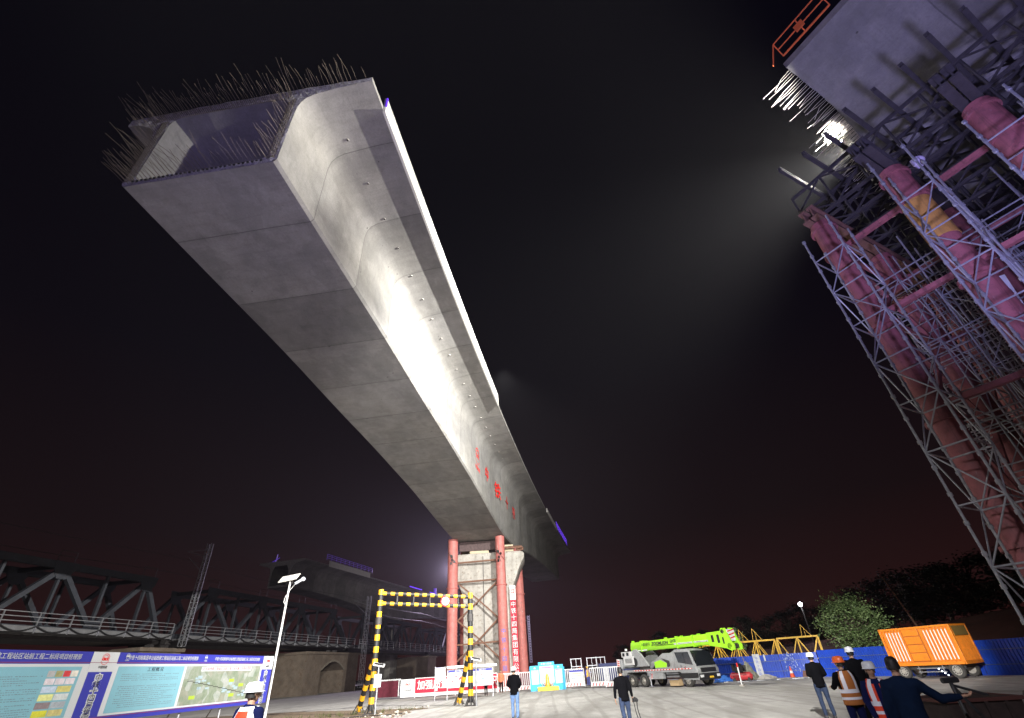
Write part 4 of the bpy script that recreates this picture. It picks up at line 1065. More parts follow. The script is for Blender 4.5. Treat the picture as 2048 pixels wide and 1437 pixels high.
# signal posts at each gantry leg
def arrow_post(loc, rz, label, plate=True):
    t = thing('sign_post', label, 'sign post', loc, rz, 'sign posts at the gantry')
    b = MB(); b.tube([(0, 0, 0), (0, 0, 2.15)], .045, 10); b.build('pole', M_GALV, t)
    b = MB(); b.box((-.0, -.02, 2.24), (.62, .3, .045), M=Matrix.Rotation(math.radians(12), 3, 'Y') @ Matrix.Rotation(math.radians(25), 3, 'X')); b.build('solar_panel', M_WHITE, t)
    b = MB(); b.box((-.0, -.025, 2.268), (.54, .22, .006), M=Matrix.Rotation(math.radians(12), 3, 'Y') @ Matrix.Rotation(math.radians(25), 3, 'X')); b.build('solar_cell', M_BLACK, t)
    if plate:
        b = MB(); b.box((0, -.06, 1.5), (.38, .02, .6)); b.build('plate', M_PALE, t)
        c_ = V((0, -.075, 1.58)); b = MB()
        for i in range(24):
            a0 = 2 * PI * i / 24; a1 = 2 * PI * (i + 1) / 24; f = lambda a, r_: c_ + V((r_ * math.cos(a), 0, r_ * math.sin(a))); b.add([f(a0, .125), f(a1, .125), f(a1, .155), f(a0, .155)], [(0, 1, 2, 3)])
        b.box((0, -.075, 1.56), (.025, .004, .18)); b.add([(-.05, -.077, 1.63), (.05, -.077, 1.63), (0, -.077, 1.69)], [(0, 1, 2)]); b.build('arrow_mark', mat('plum_print', (.25, .08, .3), .6), t, fix=False)
        glyphs('限高', .1, MATS['plum_print'], (0, -.075, 1.29), (1, 0, 0), (0, 0, 1), t, world=False, depth=.001)
    return t
arrow_post((-8.6, 31.0, 0), .15, 'slim sign post with arrow plate by the left gantry leg')
arrow_post((-3.32, 32.7, 0), .3, 'slim post with small solar panel by the right gantry leg', False)

# ------------------------------------------------------------------ banner fence and barrier fences round the pier
def barrier(loc, rz, label, w=2.0, h=1.35, chev=True, group='white slatted barrier panels'):
    t = thing('barrier_panel', label, 'barrier', loc, rz, group)
    b = MB(); b.box((0, 0, h - .03), (w, .05, .06)); b.box((0, 0, .34), (w, .05, .05)); b.box((-w / 2, 0, h / 2), (.05, .05, h)); b.box((w / 2, 0, h / 2), (.05, .05, h)); b.build('frame', M_WHITE, t)
    n = int(w / .16)
    b = MB()
    for i in range(1, n): b.box((-w / 2 + w * i / n, 0, (h + .36) / 2), (.045, .03, h - .42))
    b.build('slats', M_WHITE, t)
    b = MB(); b.box((0, 0, .18), (w, .03, .25)); b.build('kick_plate', M_WHITE, t)
    b = MB(); k = int(w / .28)
    for i in range(k):
        x = -w / 2 + .06 + i * .28; b.add([(x, -.018, .07), (x + .1, -.018, .07), (x + .2, -.018, .29), (x + .1, -.018, .29)], [(0, 1, 2, 3)])
    b.build('hazard_stripes', mat('pink_red', (.6, .12, .12), .6), t, fix=False)
    return t
bf = thing('banner_fence', 'low fence carrying a long red slogan banner in front of the pier', 'fence', (-7.4, 50, 0))
FA = V((-10.6, 50.6, 0)); FB = V((-3.2, 49.6, 0)); FD = (FB - FA).normalized()
def fb(u, z, d=0): p = FA + FD * u + V((FD.y, -FD.x, 0)) * d; return V((p.x, p.y, z))
for i in range(5):
    b = MB(); b.bar(fb(i * 1.86, 0), fb(i * 1.86, 1.45), .07); b.build('fence_post', M_WHITE, bf, world=True)
b = MB(); b.bar(fb(0, 1.42, .0), fb(7.46, 1.42), .06, .05); b.build('top_rail', M_WHITE, bf, world=True)
b = MB(); b.bar(fb(0, .86, .06), fb(7.46, .86, .06), .012, 1.06, 0); b.build('banner_cloth', M_REDCLOTH, bf, world=True)
b = MB(); b.bar(fb(-1.35, .86, .06), fb(0, .86, .06), .012, 1.06, 0); b.build('emblem_cloth', M_WHITE, bf, world=True)
b = MB(); b.bar(fb(-1.35, .2, .02), fb(7.4, .2, .02), .012, .26, 0); b.build('kick_plate', M_WHITE, bf, world=True)
emblem(fb(-.68, 1.0, .075), .3, M_LETTER, tuple(FD), (0, 0, 1), bf, sub='中国铁建', tm=M_KLETTER)
glyphs('加强质量安全红线意识', .73, M_WLETTER, fb(3.85, .86, .08), tuple(FD), (0, 0, 1), bf, squash=1.0, depth=.003, bold=.012)
df = thing('dark_fence', 'dark maroon sheeted fence left of the red slogan banner', 'fence', (-13, 51, 0))
b = MB(); b.bar((-14.2, 51.6, .75), (-12.2, 50.9, .75), .05, 1.2); b.build('sheet', mat('maroon_sheet', (.12, .015, .03), .7, var=.3, scale=3), df, world=True)
b = MB(); b.bar((-14.3, 51.7, 1.42), (-12.0, 50.8, 1.42), .08, .1)
for k in range(4): b.bar((-12.15 + k * .17, 50.85 + .0 * k, .2), (-12.15 + k * .17, 50.85, 1.4), .05)
b.build('frame', M_WHITE, df, world=True)
barrier((-2.25, 50.2, 0), -.05, 'white slatted barrier panel between the orange vest man and the pier', 1.9)
df2 = thing('dark_fence', 'dark maroon sheeted fence behind the white barrier right of the banner', 'fence', (-.6, 52, 0))
b = MB(); b.bar((-1.5, 52, .7), (.4, 51.6, .7), .05, 1.1); b.build('sheet', MATS['maroon_sheet'], df2, world=True)
barrier((-.85, 50.6, 0), -.05, 'white slatted barrier panel left of the blue display stand', 1.4)
bs = barrier((3.55, 50.6, 0), -.03, 'white slatted barrier panel with a notice, right of the blue display stand', 1.95)
b = MB(); b.box((.3, -.05, .82), (1.2, .02, .85)); b.build('notice', M_WHITE, bs)
b = MB(); b.box((.3, -.065, 1.17), (1.2, .01, .14)); b.build('notice_header', M_SIGNBLUE, bs)
b = MB()
for k, (x0, x1) in enumerate(((-.2, .8), (-.15, .7), (-.2, .75))): b.box(((x0 + x1) / 2, -.063, .98 - k * .17), (x1 - x0, .006, .05), mi=k % 3)
b.build('notice_lines', [mat('print_orange', (.75, .4, .1), .6), mat('print_lime', (.45, .6, .1), .6), M_GREYTXT], bs)
barrier((5.55, 47.8, 0), -.35, 'white slatted barrier panel standing behind the black jacket man', 1.5)
barrier((6.5, 45.5, 0), -.1, 'white slatted barrier panel next to the crane rear wheels', 1.5)
# pipe trestles behind the barriers
def trestle(x, y, w, label, h=2.15):
    t = thing('pipe_trestle', label, 'trestle', (x, y, 0), .02, 'pipe trestles behind the barriers')
    for k in (0, .5, 1.0):
        b = MB(); b.bar((-w / 2 + w * k, 0, 0), (-w / 2 + w * k, 0, h), .07 if k != .5 else .04); b.build('upright', M_GALV, t)
    for z in (h - .05, 1.5):
        b = MB(); b.bar((-w / 2, 0, z), (w / 2, 0, z), .06); b.build('cross_pipe', M_GALV, t)
    return t
trestle(4.1, 52.5, .95, 'pipe trestle frame right of the blue display stand'); trestle(5.55, 52.3, .9, 'pipe trestle frame left of the crane counterweight'); trestle(6.35, 52.0, .8, 'pipe trestle frame touching the crane counterweight')
bt_ = thing('blue_box', 'dark blue steel box behind the barriers, next to the crane', 'box', (7.6, 51.5, 0))
b = MB(); b.box((.2, 0, .95), (3.6, 1.6, 1.3)); b.box((.2, -.82, .95), (3.4, .04, 1.1)); b.build('box_body', mat('navy_paint', (.02, .03, .12), .5), bt_, bevel=.03)

# notice boards with a little roof
nb = thing('notice_board', 'double notice board under a narrow roof in front of the slogan banner', 'notice board', (-4.75, 42.3, 0))
NA = V((-6.35, 41.6, 0)); NB = V((-3.12, 43.3, 0)); ND = (NB - NA).normalized(); NO = V((ND.y, -ND.x, 0))
def nbp(u, z, d=0): p = NA + ND * u + NO * d; return V((p.x, p.y, z))
NL = (NB - NA).length
for u in (0, NL * .47, NL * .53, NL):
    b = MB(); b.bar(nbp(u, 0), nbp(u, 1.95), .06); b.build('post', M_GALV, nb, world=True)
b = MB(); b.bar(nbp(-.15, 2.03), nbp(NL + .25, 2.03), .6, .08); b.bar(nbp(-.15, 1.98, .28), nbp(NL + .25, 1.98, .28), .05, .12); b.build('roof', M_WHITE, nb, world=True)
for u0, u1 in ((.06, NL * .46), (NL * .54, NL - .06)):
    b = MB(); b.bar(nbp(u0, 1.28), nbp(u1, 1.28), .04, 1.12); b.build('panel', M_PALE, nb, world=True)
    b = MB(); b.bar(nbp(u0, 1.73, .025), nbp(u1, 1.73, .025), .008, .11); b.build('header_strip', M_SIGNBLUE, nb, world=True)
    glyphs('安全文明施工' if u0 < 1 else '消防安全知识', .1, M_WLETTER, nbp((u0 + u1) / 2, 1.73, .032), tuple(ND), (0, 0, 1), nb, depth=.001)
    random.seed(int(u0 * 10)); b = MB()
    for k in range(16):
        u = random.uniform(u0 + .15, u1 - .25); z = random.uniform(.9, 1.6); b.bar(nbp(u, z, .024), nbp(u + random.uniform(.06, .2), z, .024), .004, random.uniform(.02, .09), k % 4)
    b.build('printed_pictures', [M_GREYTXT, mat('print_red', (.6, .08, .1), .6), mat('print_teal', (.3, .55, .5), .6), mat('print_grey', (.35, .36, .4), .6)], nb, world=True)
b = MB(); b.bar(nbp(.9, 1.25, .03), nbp(1.35, 1.42, .03), .006, .14); b.build('red_graphic', MATS['print_red'], nb, world=True)
nw = thing('notice_board', 'single white notice sheet on a thin frame left of the roofed boards', 'notice board', (-7.0, 41.8, 0))
b = MB(); b.bar((-7.32, 41.9, 0), (-7.32, 41.9, 2.1), .05); b.build('post', M_GALV, nw, world=True)
b = MB(); b.bar((-7.3, 41.88, 1.62), (-6.5, 41.7, 1.62), .02, .82); b.build('panel', M_WHITE, nw, world=True)
b = MB(); b.bar((-7.28, 41.86, 1.96), (-6.8, 41.74, 1.96), .01, .1); b.build('header_strip', mat('pale_blue_print', (.35, .38, .75), .6), nw, world=True)
b = MB(); b.bar((-7.28, 41.86, .75), (-7.12, 41.82, .75), .02, .3); b.build('small_notice', M_WHITE, nw, world=True)

# ------------------------------------------------------------------ blue display stand with a model bell tower
M_CYAN = mat('cyan_board', (.04, .45, .80), .5)
ks = thing('display_stand', 'bright blue three panel display stand on a yellow plinth', 'display stand', (1.15, 47.3, 0), .02)
b = MB(); b.prism([(-1.4, 0), (-.55, 0), (.55, 0), (1.4, 0), (1.4, 1.75), (.68, 1.75), (.68, 1.98), (-.68, 1.98), (-.68, 1.75), (-1.4, 1.75)], 0, .12, 'y'); b.build('back_board', M_CYAN, ks, bevel=.01)
b = MB(); b.box((-1.4, -.2, .85), (.06, .45, 1.65)); b.box((1.42, -.25, .8), (.06, .5, 1.55)); b.build('side_wing', M_CYAN, ks)
for x in (-1.0, 1.0):
    b = MB(); b.box((x, -.02, .95), (.62, .03, 1.0)); b.build('poster', mat('sky_poster', (.45, .68, .85), .5, var=.35, scale=4), ks)
    b = MB(); b.box((x, -.04, 1.4), (.55, .01, .06)); b.build('poster_title', mat('violet_print', (.3, .12, .6), .6), ks)
    emblem((x, -.03, 1.58), .09, M_WHITE, (1, 0, 0), (0, 0, 1), ks, world=False, sub=None)
b = MB(); b.box((0, -.02, 1.1), (1.2, .03, 1.2)); b.build('poster', mat('cloud_poster', (.5, .68, .85), .5, var=.45, scale=3), ks)
b = MB(); b.box((0, -.04, 1.58), (.8, .01, .08)); b.build('poster_title', mat('magenta_print', (.7, .12, .55), .6), ks)
glyphs('中铁十四局', .17, mat('pink_print', (.9, .6, .7), .6), (0, -.02, 1.83), (1, 0, 0), (0, 0, 1), ks, world=False, depth=.003, spacing=1.2)
b = MB(); b.box((0, -.42, .14), (1.75, .75, .28)); b.build('plinth', mat('plinth_yellow', (.85, .68, .06), .5), ks, bevel=.04)
mo = thing('golden_model', 'small golden bell shaped model standing on the yellow plinth of the blue display', 'model', (1.15, 46.95, .28))
b = MB(); rs = [(.2, 0), (.21, .1), (.17, .25), (.155, .55), (.13, .72), (.07, .82), (.03, .95), (.012, 1.15)]
b.loft([[V((r_ * math.cos(a * PI / 10), r_ * math.sin(a * PI / 10), z)) for a in range(20)] for r_, z in rs]); b.build('model_body', mat('gold_paint', (.78, .45, .08), .35, .3), mo, smooth=True)
for k in (-1, 1):
    b = MB(); b.ball((k * .18, 0, .06), .06); b.build('foot', M_RUST, mo)
pt = thing('planter_row', 'low pink and white flowers at the foot of the blue display poster', 'flowers', (1.15, 47.2, .28)); random.seed(3)
b = MB()
for k in range(70):
    x = random.uniform(-.5, .5); b.ball((x, random.uniform(-.08, .0), random.uniform(.03, .2)), random.uniform(.02, .04), k % 3, 6, 4)
b.build('blossoms', [mat('blossom_pink', (.8, .3, .45), .7), M_WHITE, mat('leaf_green', (.06, .2, .05), .7)], pt)
# small cones and traffic post by the arch pier
def cone(loc, label, sc=1.0):
    t = thing('traffic_cone', label, 'traffic cone', loc, 0, 'orange traffic cones', sc)
    b = MB(); b.tube([(0, 0, .04), (0, 0, .7)], [.17, .03], 16); b.build('cone_body', mat('cone_orange', (.75, .1, .03), .6), t, smooth=True)
    b = MB(); b.box((0, 0, .02), (.42, .42, .04)); b.build('cone_base', M_BLACK, t)
    b = MB(); b.tube([(0, 0, .3), (0, 0, .45)], [.118, .083], 16); b.build('white_band', M_WHITE, t); return t
cone((-45, 113, 0), 'orange marker cone on the far yard in front of the arch pier', 3.2)
cone((18.0, 39.9, 0), 'small orange traffic cone at the foot of the blue hoarding')
# ------------------------------------------------------------------ truck crane
TF = V((.47, -.88, 0)).normalized(); trz = math.atan2(TF.y, TF.x)
CS = .78
# local axes: +x forward, +y to the truck's left; the right side (-y) faces the camera
FA_ = V((10.1, 37.4, 0)) + V((.883, .47, 0)) * .9
cr = thing('truck_crane', 'grey truck crane with lime green telescopic boom laid forward over the cab', 'crane truck', tuple(FA_), trz, None, CS); cr.scale = (CS, CS, .70)
def wheel(parent, x, y, r=.55, w=.34, name='wheel'):
    b = MB(); n = 28
    prof = [(.62, -w / 2), (.93, -w / 2), (1.0, -w / 2 + .05), (1.0, w / 2 - .05), (.93, w / 2), (.62, w / 2)]
    rings = [[V((x + r * q * math.cos(2 * PI * k / n), y + d, r + r * q * math.sin(2 * PI * k / n))) for q, d in prof] for k in range(n)]
    rings.append(rings[0]); b.loft(rings, 0, cap=False, closed=False)
    ty = b.build('tyre', M_TYRE, parent, smooth=True)
    b = MB(); sgn = -1 if y < 0 else 1
    b.tube([(x, y + sgn * w * .28, r), (x, y - sgn * w * .4, r)], r * .63, n); b.build('rim', mat('rim_grey', (.42, .40, .36), .5, .3, var=.2, scale=5), ty, smooth=True)
    b = MB(); b.tube([(x, y + sgn * w * .25, r), (x, y + sgn * w * .5, r)], [r * .3, r * .22], 16); b.build('hub', MATS['rim_grey'], ty)
    b = MB()
    for k in range(10): b.ball((x + r * .42 * math.cos(k * PI / 5), y + sgn * w * .3, r + r * .42 * math.sin(k * PI / 5)), .03, 0, 6, 4)
    b.build('wheel_nuts', M_DARK, ty)
    ty.name = name
    return ty
for x in (0, -5.75, -7.45):
    for y in (-1.02, 1.02): wheel(cr, x, y)
# chassis
b = MB(); b.box((-3.9, 0, 1.02), (9.8, .9, .5)); b.build('chassis', M_DARK, cr, bevel=.02)
b = MB(); b.prism([(-9.6, 1.15), (-9.3, 1.05), (-8.2, 1.05), (-8.0, 1.3), (-5.1, 1.3), (-4.95, 1.2), (-.95, 1.2), (-.75, 1.35), (.9, 1.35), (.9, 1.5), (-9.6, 1.5)], -1.22, 1.22, 'y'); b.build('deck', M_CGREY, cr, bevel=.02)
b = MB(); b.box((-3.1, -1.235, 1.44), (7.7, .015, .08)); b.build('reflector_strip_base', M_LETTER, cr)
b = MB()
for k in range(20): b.box((-6.8 + k * .39, -1.246, 1.44), (.18, .012, .075))
b.build('reflector_marks', M_WHITE, cr)
b = MB(); b.box((-3.95, -1.05, .93), (1.9, .34, .52)); b.build('tool_box', M_CGREY, cr, bevel=.03)
b = MB()
for k in range(3): b.add([(-4.85 + k * .16, -1.227, .72), (-4.77 + k * .16, -1.227, .72), (-4.66 + k * .16, -1.227, 1.15), (-4.74 + k * .16, -1.227, 1.15)], [(0, 1, 2, 3)])
b.build('hazard_stripes', M_LETTER, cr, fix=False)
b = MB(); b.box((-4.63, -1.224, .935), (.5, .004, .5)); b.build('hazard_plate', M_WHITE, cr)
b = MB(); b.tube([(-2.7, -.95, .85), (-1.2, -.95, .85)], .09, 12); b.tube([(-2.7, -.95, 1.1), (-1.2, -.95, 1.1)], .09, 12); b.bar((-2.6, -1.05, .6), (-1.3, -1.05, .6), .06); b.build('air_tanks', M_GALV, cr)
b = MB(); b.box((-2.0, -.7, .35), (1.1, .5, .5)); b.build('timber_block', mat('pale_timber', (.5, .36, .2), .8), cr)
for x in (-4.55, -9.0):
    for y in (-1.35, 1.35):
        b = MB(); b.box((x, y * .8, 1.1), (.26, .9, .26)); b.tube([(x, y, 1.25), (x, y, .12)], .07, 12); b.tube([(x, y, .12), (x, y, .04)], [.13, .3], 16); b.build('outrigger', M_GALV if x > -5 else M_CGREY, cr)
# cab: side outline extruded, windows inset
cab = [(-1.35, 1.25), (-.72, 1.18), (-.45, .55), (1.25, .5), (1.35, .72), (1.38, 1.35), (1.22, 1.55), (.78, 2.9), (.55, 3.02), (-1.0, 3.02), (-1.15, 2.85)]
b = MB(); b.prism(cab, -1.2, 1.2, 'y'); cb = b.build('cab', M_CGREY, cr, bevel=.07, smooth=True)
b = MB(); b.prism([(-.72, 1.95), (.98, 1.7), (.70, 2.75), (-.95, 2.8)], -1.215, -1.2, 'y'); b.build('side_window', M_GLASS, cb)
b = MB(); b.bar((.12, -1.22, 1.78), (.02, -1.22, 2.78), .05, .02); b.build('window_bar', M_BLACK, cb)
b = MB(); P = [V((1.235, y, 1.62)) for y in (-1.08, 1.08)] + [V((.83, y, 2.83)) for y in (1.08, -1.08)]; b.add([p + V((.03, 0, .01)) for p in P], [(0, 1, 2, 3)]); b.add([p + V((.0, 0, 0)) for p in P], [(3, 2, 1, 0)]); b.build('windscreen', M_GLASS, cb, fix=False)
b = MB(); b.prism([(-.62, 1.2), (-.62, 1.9), (-.92, 2.86), (.62, 2.82), (1.02, 1.66), (1.2, 1.3), (1.2, 1.2)], -1.208, -1.2, 'y'); b.build('door', mat('crane_grey_door', (.30, .31, .32), .42), cb)
b = MB(); b.bar((-.42, -1.23, 1.55), (-.42, -1.23, 1.75), .05, .03); b.build('door_handle', M_BLACK, cb)
b = MB(); b.box((1.38, 0, .78), (.14, 2.3, .5)); b.build('bumper', M_BLACK, cb, bevel=.03)
b = MB(); b.box((1.37, 0, 1.28), (.06, 1.7, .36)); 
b.build('grille', M_BLACK, cb, bevel=.02)
for y in (-.92, .92):
    b = MB(); b.box((1.44, y, .82), (.06, .38, .2)); b.build('headlight', mat('lamp_lens', (.75, .76, .78), .2), cb, bevel=.02)
b = MB(); b.box((1.47, .1, .72), (.02, .44, .14)); b.build('number_plate', mat('plate_yellow', (.8, .5, .03), .5), cb)
for y in (-1.28, 1.28):
    b = MB(); b.bar((1.15, y * .97, 2.75), (1.45, y * 1.02, 2.6), .03); b.box((1.42, y * 1.03, 2.3), (.08, .2, .5)); b.build('mirror', M_BLACK, cb, bevel=.01)
b = MB(); b.prism([(-.6, .7), (1.3, .7), (1.36, .95), (1.3, 1.1), (-.75, 1.1)], -1.225, -1.2, 'y'); b.build('side_skirt', M_BLACK, cb)
b = MB(); b.ball((1.0, -.3, 1.75), .14); b.build('yellow_helmet', mat('helmet_yellow', (.8, .5, .03), .4), cb)
b = MB(); b.bar((-.2, -1.218, 1.45), (.15, -1.218, 1.62), .14, .005); b.build('red_mark', mat('dull_red_print', (.45, .06, .05), .6), cb)
# tall storage / operator cabin body behind the cab
b = MB(); b.prism([(-3.9, 1.5), (-1.4, 1.5), (-1.15, 2.75), (-2.6, 2.8), (-3.9, 2.2)], -1.15, -.2, 'y'); b.build('operator_cabin', M_CGREY, cr, bevel=.04, smooth=True)
b = MB(); b.prism([(-3.85, 1.62), (-2.35, 1.62), (-2.2, 1.95), (-3.0, 2.25), (-3.85, 2.1)], -1.165, -1.15, 'y'); b.build('lime_flash', M_LIME, cr)
b = MB(); b.prism([(-2.2, 1.6), (-1.85, 1.7), (-1.85, 2.15), (-2.85, 2.4), (-2.2, 1.95)], -1.165, -1.15, 'y'); b.build('dark_flash', M_DARK, cr)
# superstructure
b = MB(); b.tube([(-6.2, 0, 1.5), (-6.2, 0, 1.75)], .8, 24); b.build('slew_ring', M_DARK, cr)
b = MB(); b.prism([(-8.9, 1.78), (-5.0, 1.78), (-5.1, 2.0), (-5.9, 2.9), (-6.5, 3.35), (-7.0, 3.3), (-7.2, 2.6), (-8.9, 2.3)], -.95, -.75, 'y'); b.prism([(-8.9, 1.78), (-5.0, 1.78), (-5.1, 2.0), (-5.9, 2.9), (-6.5, 3.35), (-7.0, 3.3), (-7.2, 2.6), (-8.9, 2.3)], .75, .95, 'y'); b.build('turntable_frame', M_CGREY, cr, bevel=.02)
b = MB(); b.tube([(-6.9, -.97, 2.2), (-6.9, -.55, 2.2)], .42, 22); b.build('winch_drum', M_BLACK, cr)
b = MB(); b.box((-7.7, -.78, 2.35), (1.5, .6, .8)); b.box((-8.0, -.78, 2.95), (1.5, .5, .5)); b.build('engine_box', mat('pale_grey_paint', (.6, .6, .6), .5, var=.06), cr, bevel=.03)
b = MB()
for k in range(6): b.box((-8.1 + k * .17, -1.085, 2.35), (.08, .01, .42))
b.build('louvres', M_BLACK, cr)
b = MB(); b.box((-8.4, -1.03, 2.95), (.35, .02, .3)); b.box((-7.75, -1.03, 2.98), (.35, .02, .3)); b.build('dark_ports', M_BLACK, cr)
b = MB(); b.box((-9.2, 0, 2.1), (.7, 2.2, .9)); b.build('counterweight', M_CGREY, cr, bevel=.05)
b = MB(); b.box((-9.56, -.95, 2.15), (.015, .3, .85)); b.box((-9.3, -1.11, 2.15), (.45, .015, .85)); b.build('hazard_plate', M_WHITE, cr)
b = MB()
for k in range(4): b.add([(-9.5, -1.122, 1.8 + k * .2), (-9.1, -1.122, 1.68 + k * .2), (-9.1, -1.122, 1.78 + k * .2), (-9.5, -1.122, 1.9 + k * .2)], [(0, 1, 2, 3)])
b.build('hazard_stripes', M_LETTER, cr, fix=False)
b = MB(); b.box((-8.3, -.7, 3.4), (.16, .16, .2)); b.build('beacon', M_WHITE, cr)
b = MB(); b.tube([(-5.3, -.1, 1.95), (-3.5, -.1, 2.45)], .2, 18); b.tube([(-3.5, -.1, 2.45), (-1.6, -.1, 3.0)], .13, 16); b.build('luffing_cylinder', M_CGREY, cr, smooth=True)
b = MB(); b.tube([(-4.6, -.95, 1.65), (-4.0, -1.0, 1.95), (-2.6, -.95, 2.45), (-1.9, -.95, 2.6)], [.15, .15, .15, .06], 14); b.build('exhaust_pipe', M_GALV, cr, smooth=True)
# boom
bz = 3.15
bmR = MB(); bx0, bx1 = -7.9, 3.1
bmR.add([(bx0, -.34, bz + .0), (bx0, .34, bz), (bx0, .42, bz + .3), (bx0, .3, bz + .86), (bx0, -.3, bz + .86), (bx0, -.42, bz + .3),
         (bx1, -.34, bz + .02), (bx1, .34, bz + .02), (bx1, .42, bz + .3), (bx1, .3, bz + .92), (bx1, -.3, bz + .92), (bx1, -.42, bz + .3)],
        [(5, 4, 3, 2, 1, 0), (6, 7, 8, 9, 10, 11)] + [(i, (i + 1) % 6, 6 + (i + 1) % 6, 6 + i) for i in range(6)])
bm_ = bmR.build('boom', M_LIME, cr, bevel=.03, smooth=True)
for x0, x1, z0, z1 in ((-7.6, -5.4, bz + .02, bz + .12), (-1.6, 2.6, bz + .30, bz + .42)):
    b = MB(); b.bar((x0, -.435, (z0 + z1) / 2), (x1, -.435, (z0 + z1) / 2), .02, z1 - z0); b.build('white_stripe', M_WHITE, bm_)
b = MB(); b.bar((-4.1, -.44, bz + .36), (2.5, -.44, bz + .36), .016, .035); b.build('black_line', M_BLACK, bm_)
glyphs('ZOOMLION', .42, M_KLETTER, (-3.5, -.405, bz + .55), (1, 0, 0), (0, .21, 1), bm_, world=False, depth=.003, bold=.012)
glyphs('QY25V', .34, M_KLETTER, (-1.6, -.395, bz + .64), (1, 0, 0), (0, .21, 1), bm_, world=False, depth=.003, bold=.01)
glyphs('中联重科', .34, M_KLETTER, (-5.6, -.4, bz + .55), (1, 0, 0), (0, .21, 1), bm_, world=False, depth=.003)
for x in (-6.2, -1.2, .8):
    b = MB(); b.box((x, 0, bz + .45), (.12, .95, 1.0)); b.build('boom_collar', M_LIME, bm_, bevel=.01)
for x in (-7.85, -3.0, -1.6, -.9, 1.2): b = MB(); b.box((x, 0, bz + .95), (.1, .3, .14)); b.build('rope_guide', M_LIME, bm_)
b = MB(); b.prism([(2.6, bz - .05), (4.3, bz - .35), (4.75, bz - .55), (5.1, bz - .5), (5.15, bz - .15), (4.9, bz + .2), (4.6, bz + 1.2), (4.2, bz + 1.22), (4.05, bz + 1.0), (2.5, bz + .98)], -.5, -.34, 'y')
b.prism([(2.6, bz - .05), (4.3, bz - .35), (4.75, bz - .55), (5.1, bz - .5), (5.15, bz - .15), (4.9, bz + .2), (4.6, bz + 1.2), (4.2, bz + 1.22), (4.05, bz + 1.0), (2.5, bz + .98)], .34, .5, 'y')
hd = b.build('boom_head', M_LIME, bm_, bevel=.02)
b = MB(); b.tube([(4.7, -.5, bz - .2), (4.7, .5, bz - .2)], .22, 18); b.tube([(4.3, -.5, bz + .95), (4.3, .5, bz + .95)], .18, 18); b.build('sheave', M_DARK, hd)
for x0, x1, z0, z1 in ((3.0, 3.25, bz + .2, bz + .75), (3.6, 3.85, bz + .1, bz + .75), (4.15, 4.3, bz + 0, bz + .5)): b = MB(); b.box(((x0 + x1) / 2, -.505, (z0 + z1) / 2), (x1 - x0, .012, z1 - z0)); b.build('lightening_hole', M_BLACK, hd)
b = MB(); b.box((4.7, -.0, bz + .62), (.05, .8, .9)); b.build('warning_plate', M_WHITE, hd)
b = MB()
for k in range(3): b.add([(4.73, -.38, bz + .3 + k * .28), (4.73, .38, bz + .45 + k * .28), (4.73, .38, bz + .55 + k * .28), (4.73, -.38, bz + .4 + k * .28)], [(0, 1, 2, 3)])
b.build('warning_stripes', M_LETTER, hd, fix=False)
b = MB(); b.tube([(4.7, 0, bz - .2), (4.75, 0, bz - 1.1)], .03, 8); b.build('hoist_rope', M_DARK, hd)
b = MB(); b.tube([(4.6, .42, bz + 1.2), (5.6, .2, bz - .3), (5.5, .2, bz - .6)], .02, 6); b.build('anti_sway_line', M_DARK, hd)

# ------------------------------------------------------------------ container generator trailer
KR = V((21.2, 28.05, 0)); KS = V((-.5, .866, 0)); KE = V((.866, .5, 0))
tl = thing('generator_trailer', 'bright orange corrugated container generator on a wheeled trailer before the blue hoarding', 'trailer', tuple(KR + KS * 1.65 + KE * .85), math.atan2(KS.y, KS.x))
# local: +x along KS (away), +y = KS rotated +90
def kq(u, w_, z): return (u - 1.65, -(w_ - .85), z)          # u along the side, w_ across from the visible side
Lk, Wk, z0k, z1k = 3.35, 1.7, .58, 2.3
b = MB(); b.box(kq(Lk / 2, Wk / 2, (z0k + z1k) / 2 + .03), (Lk - .1, Wk - .1, z1k - z0k - .14)); b.build('container_body', M_ORANGE, tl)
b = MB()
for z in (z0k + .07, z1k - .05):
    for w_ in (0, Wk): b.bar(kq(0, w_, z), kq(Lk, w_, z), .1, .14 if z < 1 else .1)
    for u in (0, Lk): b.bar(kq(u, 0, z), kq(u, Wk, z), .1, .14 if z < 1 else .1)
for u in (0, Lk):
    for w_ in (0, Wk): b.bar(kq(u, w_, z0k), kq(u, w_, z1k), .1)
b.build('container_frame', M_ORANGE, tl, bevel=.008)
def corr(u0, u1, n, side=True):
    b = MB()
    for k in range(n):
        u = u0 + (u1 - u0) * (k + .5) / n
        if side: b.bar(kq(u, .0, z0k + .16), kq(u, .0, z1k - .1), .045, (u1 - u0) / n * .5, up=(0, 1, 0)) if False else b.box(kq(u, .005, (z0k + z1k) / 2 + .03), ((u1 - u0) / n * .5, .05, z1k - z0k - .26))
    return b
corr(.12, 1.45, 8).build('corrugation', M_ORANGE, tl, bevel=.012); corr(2.3, 3.25, 6).build('corrugation', M_ORANGE, tl, bevel=.012)
for u in (.2, .36, .53, .7, .87, 1.04, 1.2, 2.42, 2.58, 2.74, 2.9, 3.06):
    b = MB(); b.box(kq(u, -.022, 1.45), (.05, .004, 1.3)); b.build('reflective_stripe', mat('pale_reflective', (.85, .78, .74), .4), tl)
b = MB()
for k in range(4): b.box(kq(1.88, .0, .95 + k * .37), (.76, .03, .33))
b.build('louvre_door', M_ORANGE, tl, bevel=.01)
b = MB(); b.box(kq(1.88, .02, 1.5), (.84, .02, 1.52)); b.build('door_recess', mat('dark_orange', (.45, .12, .01), .6), tl)
b = MB()
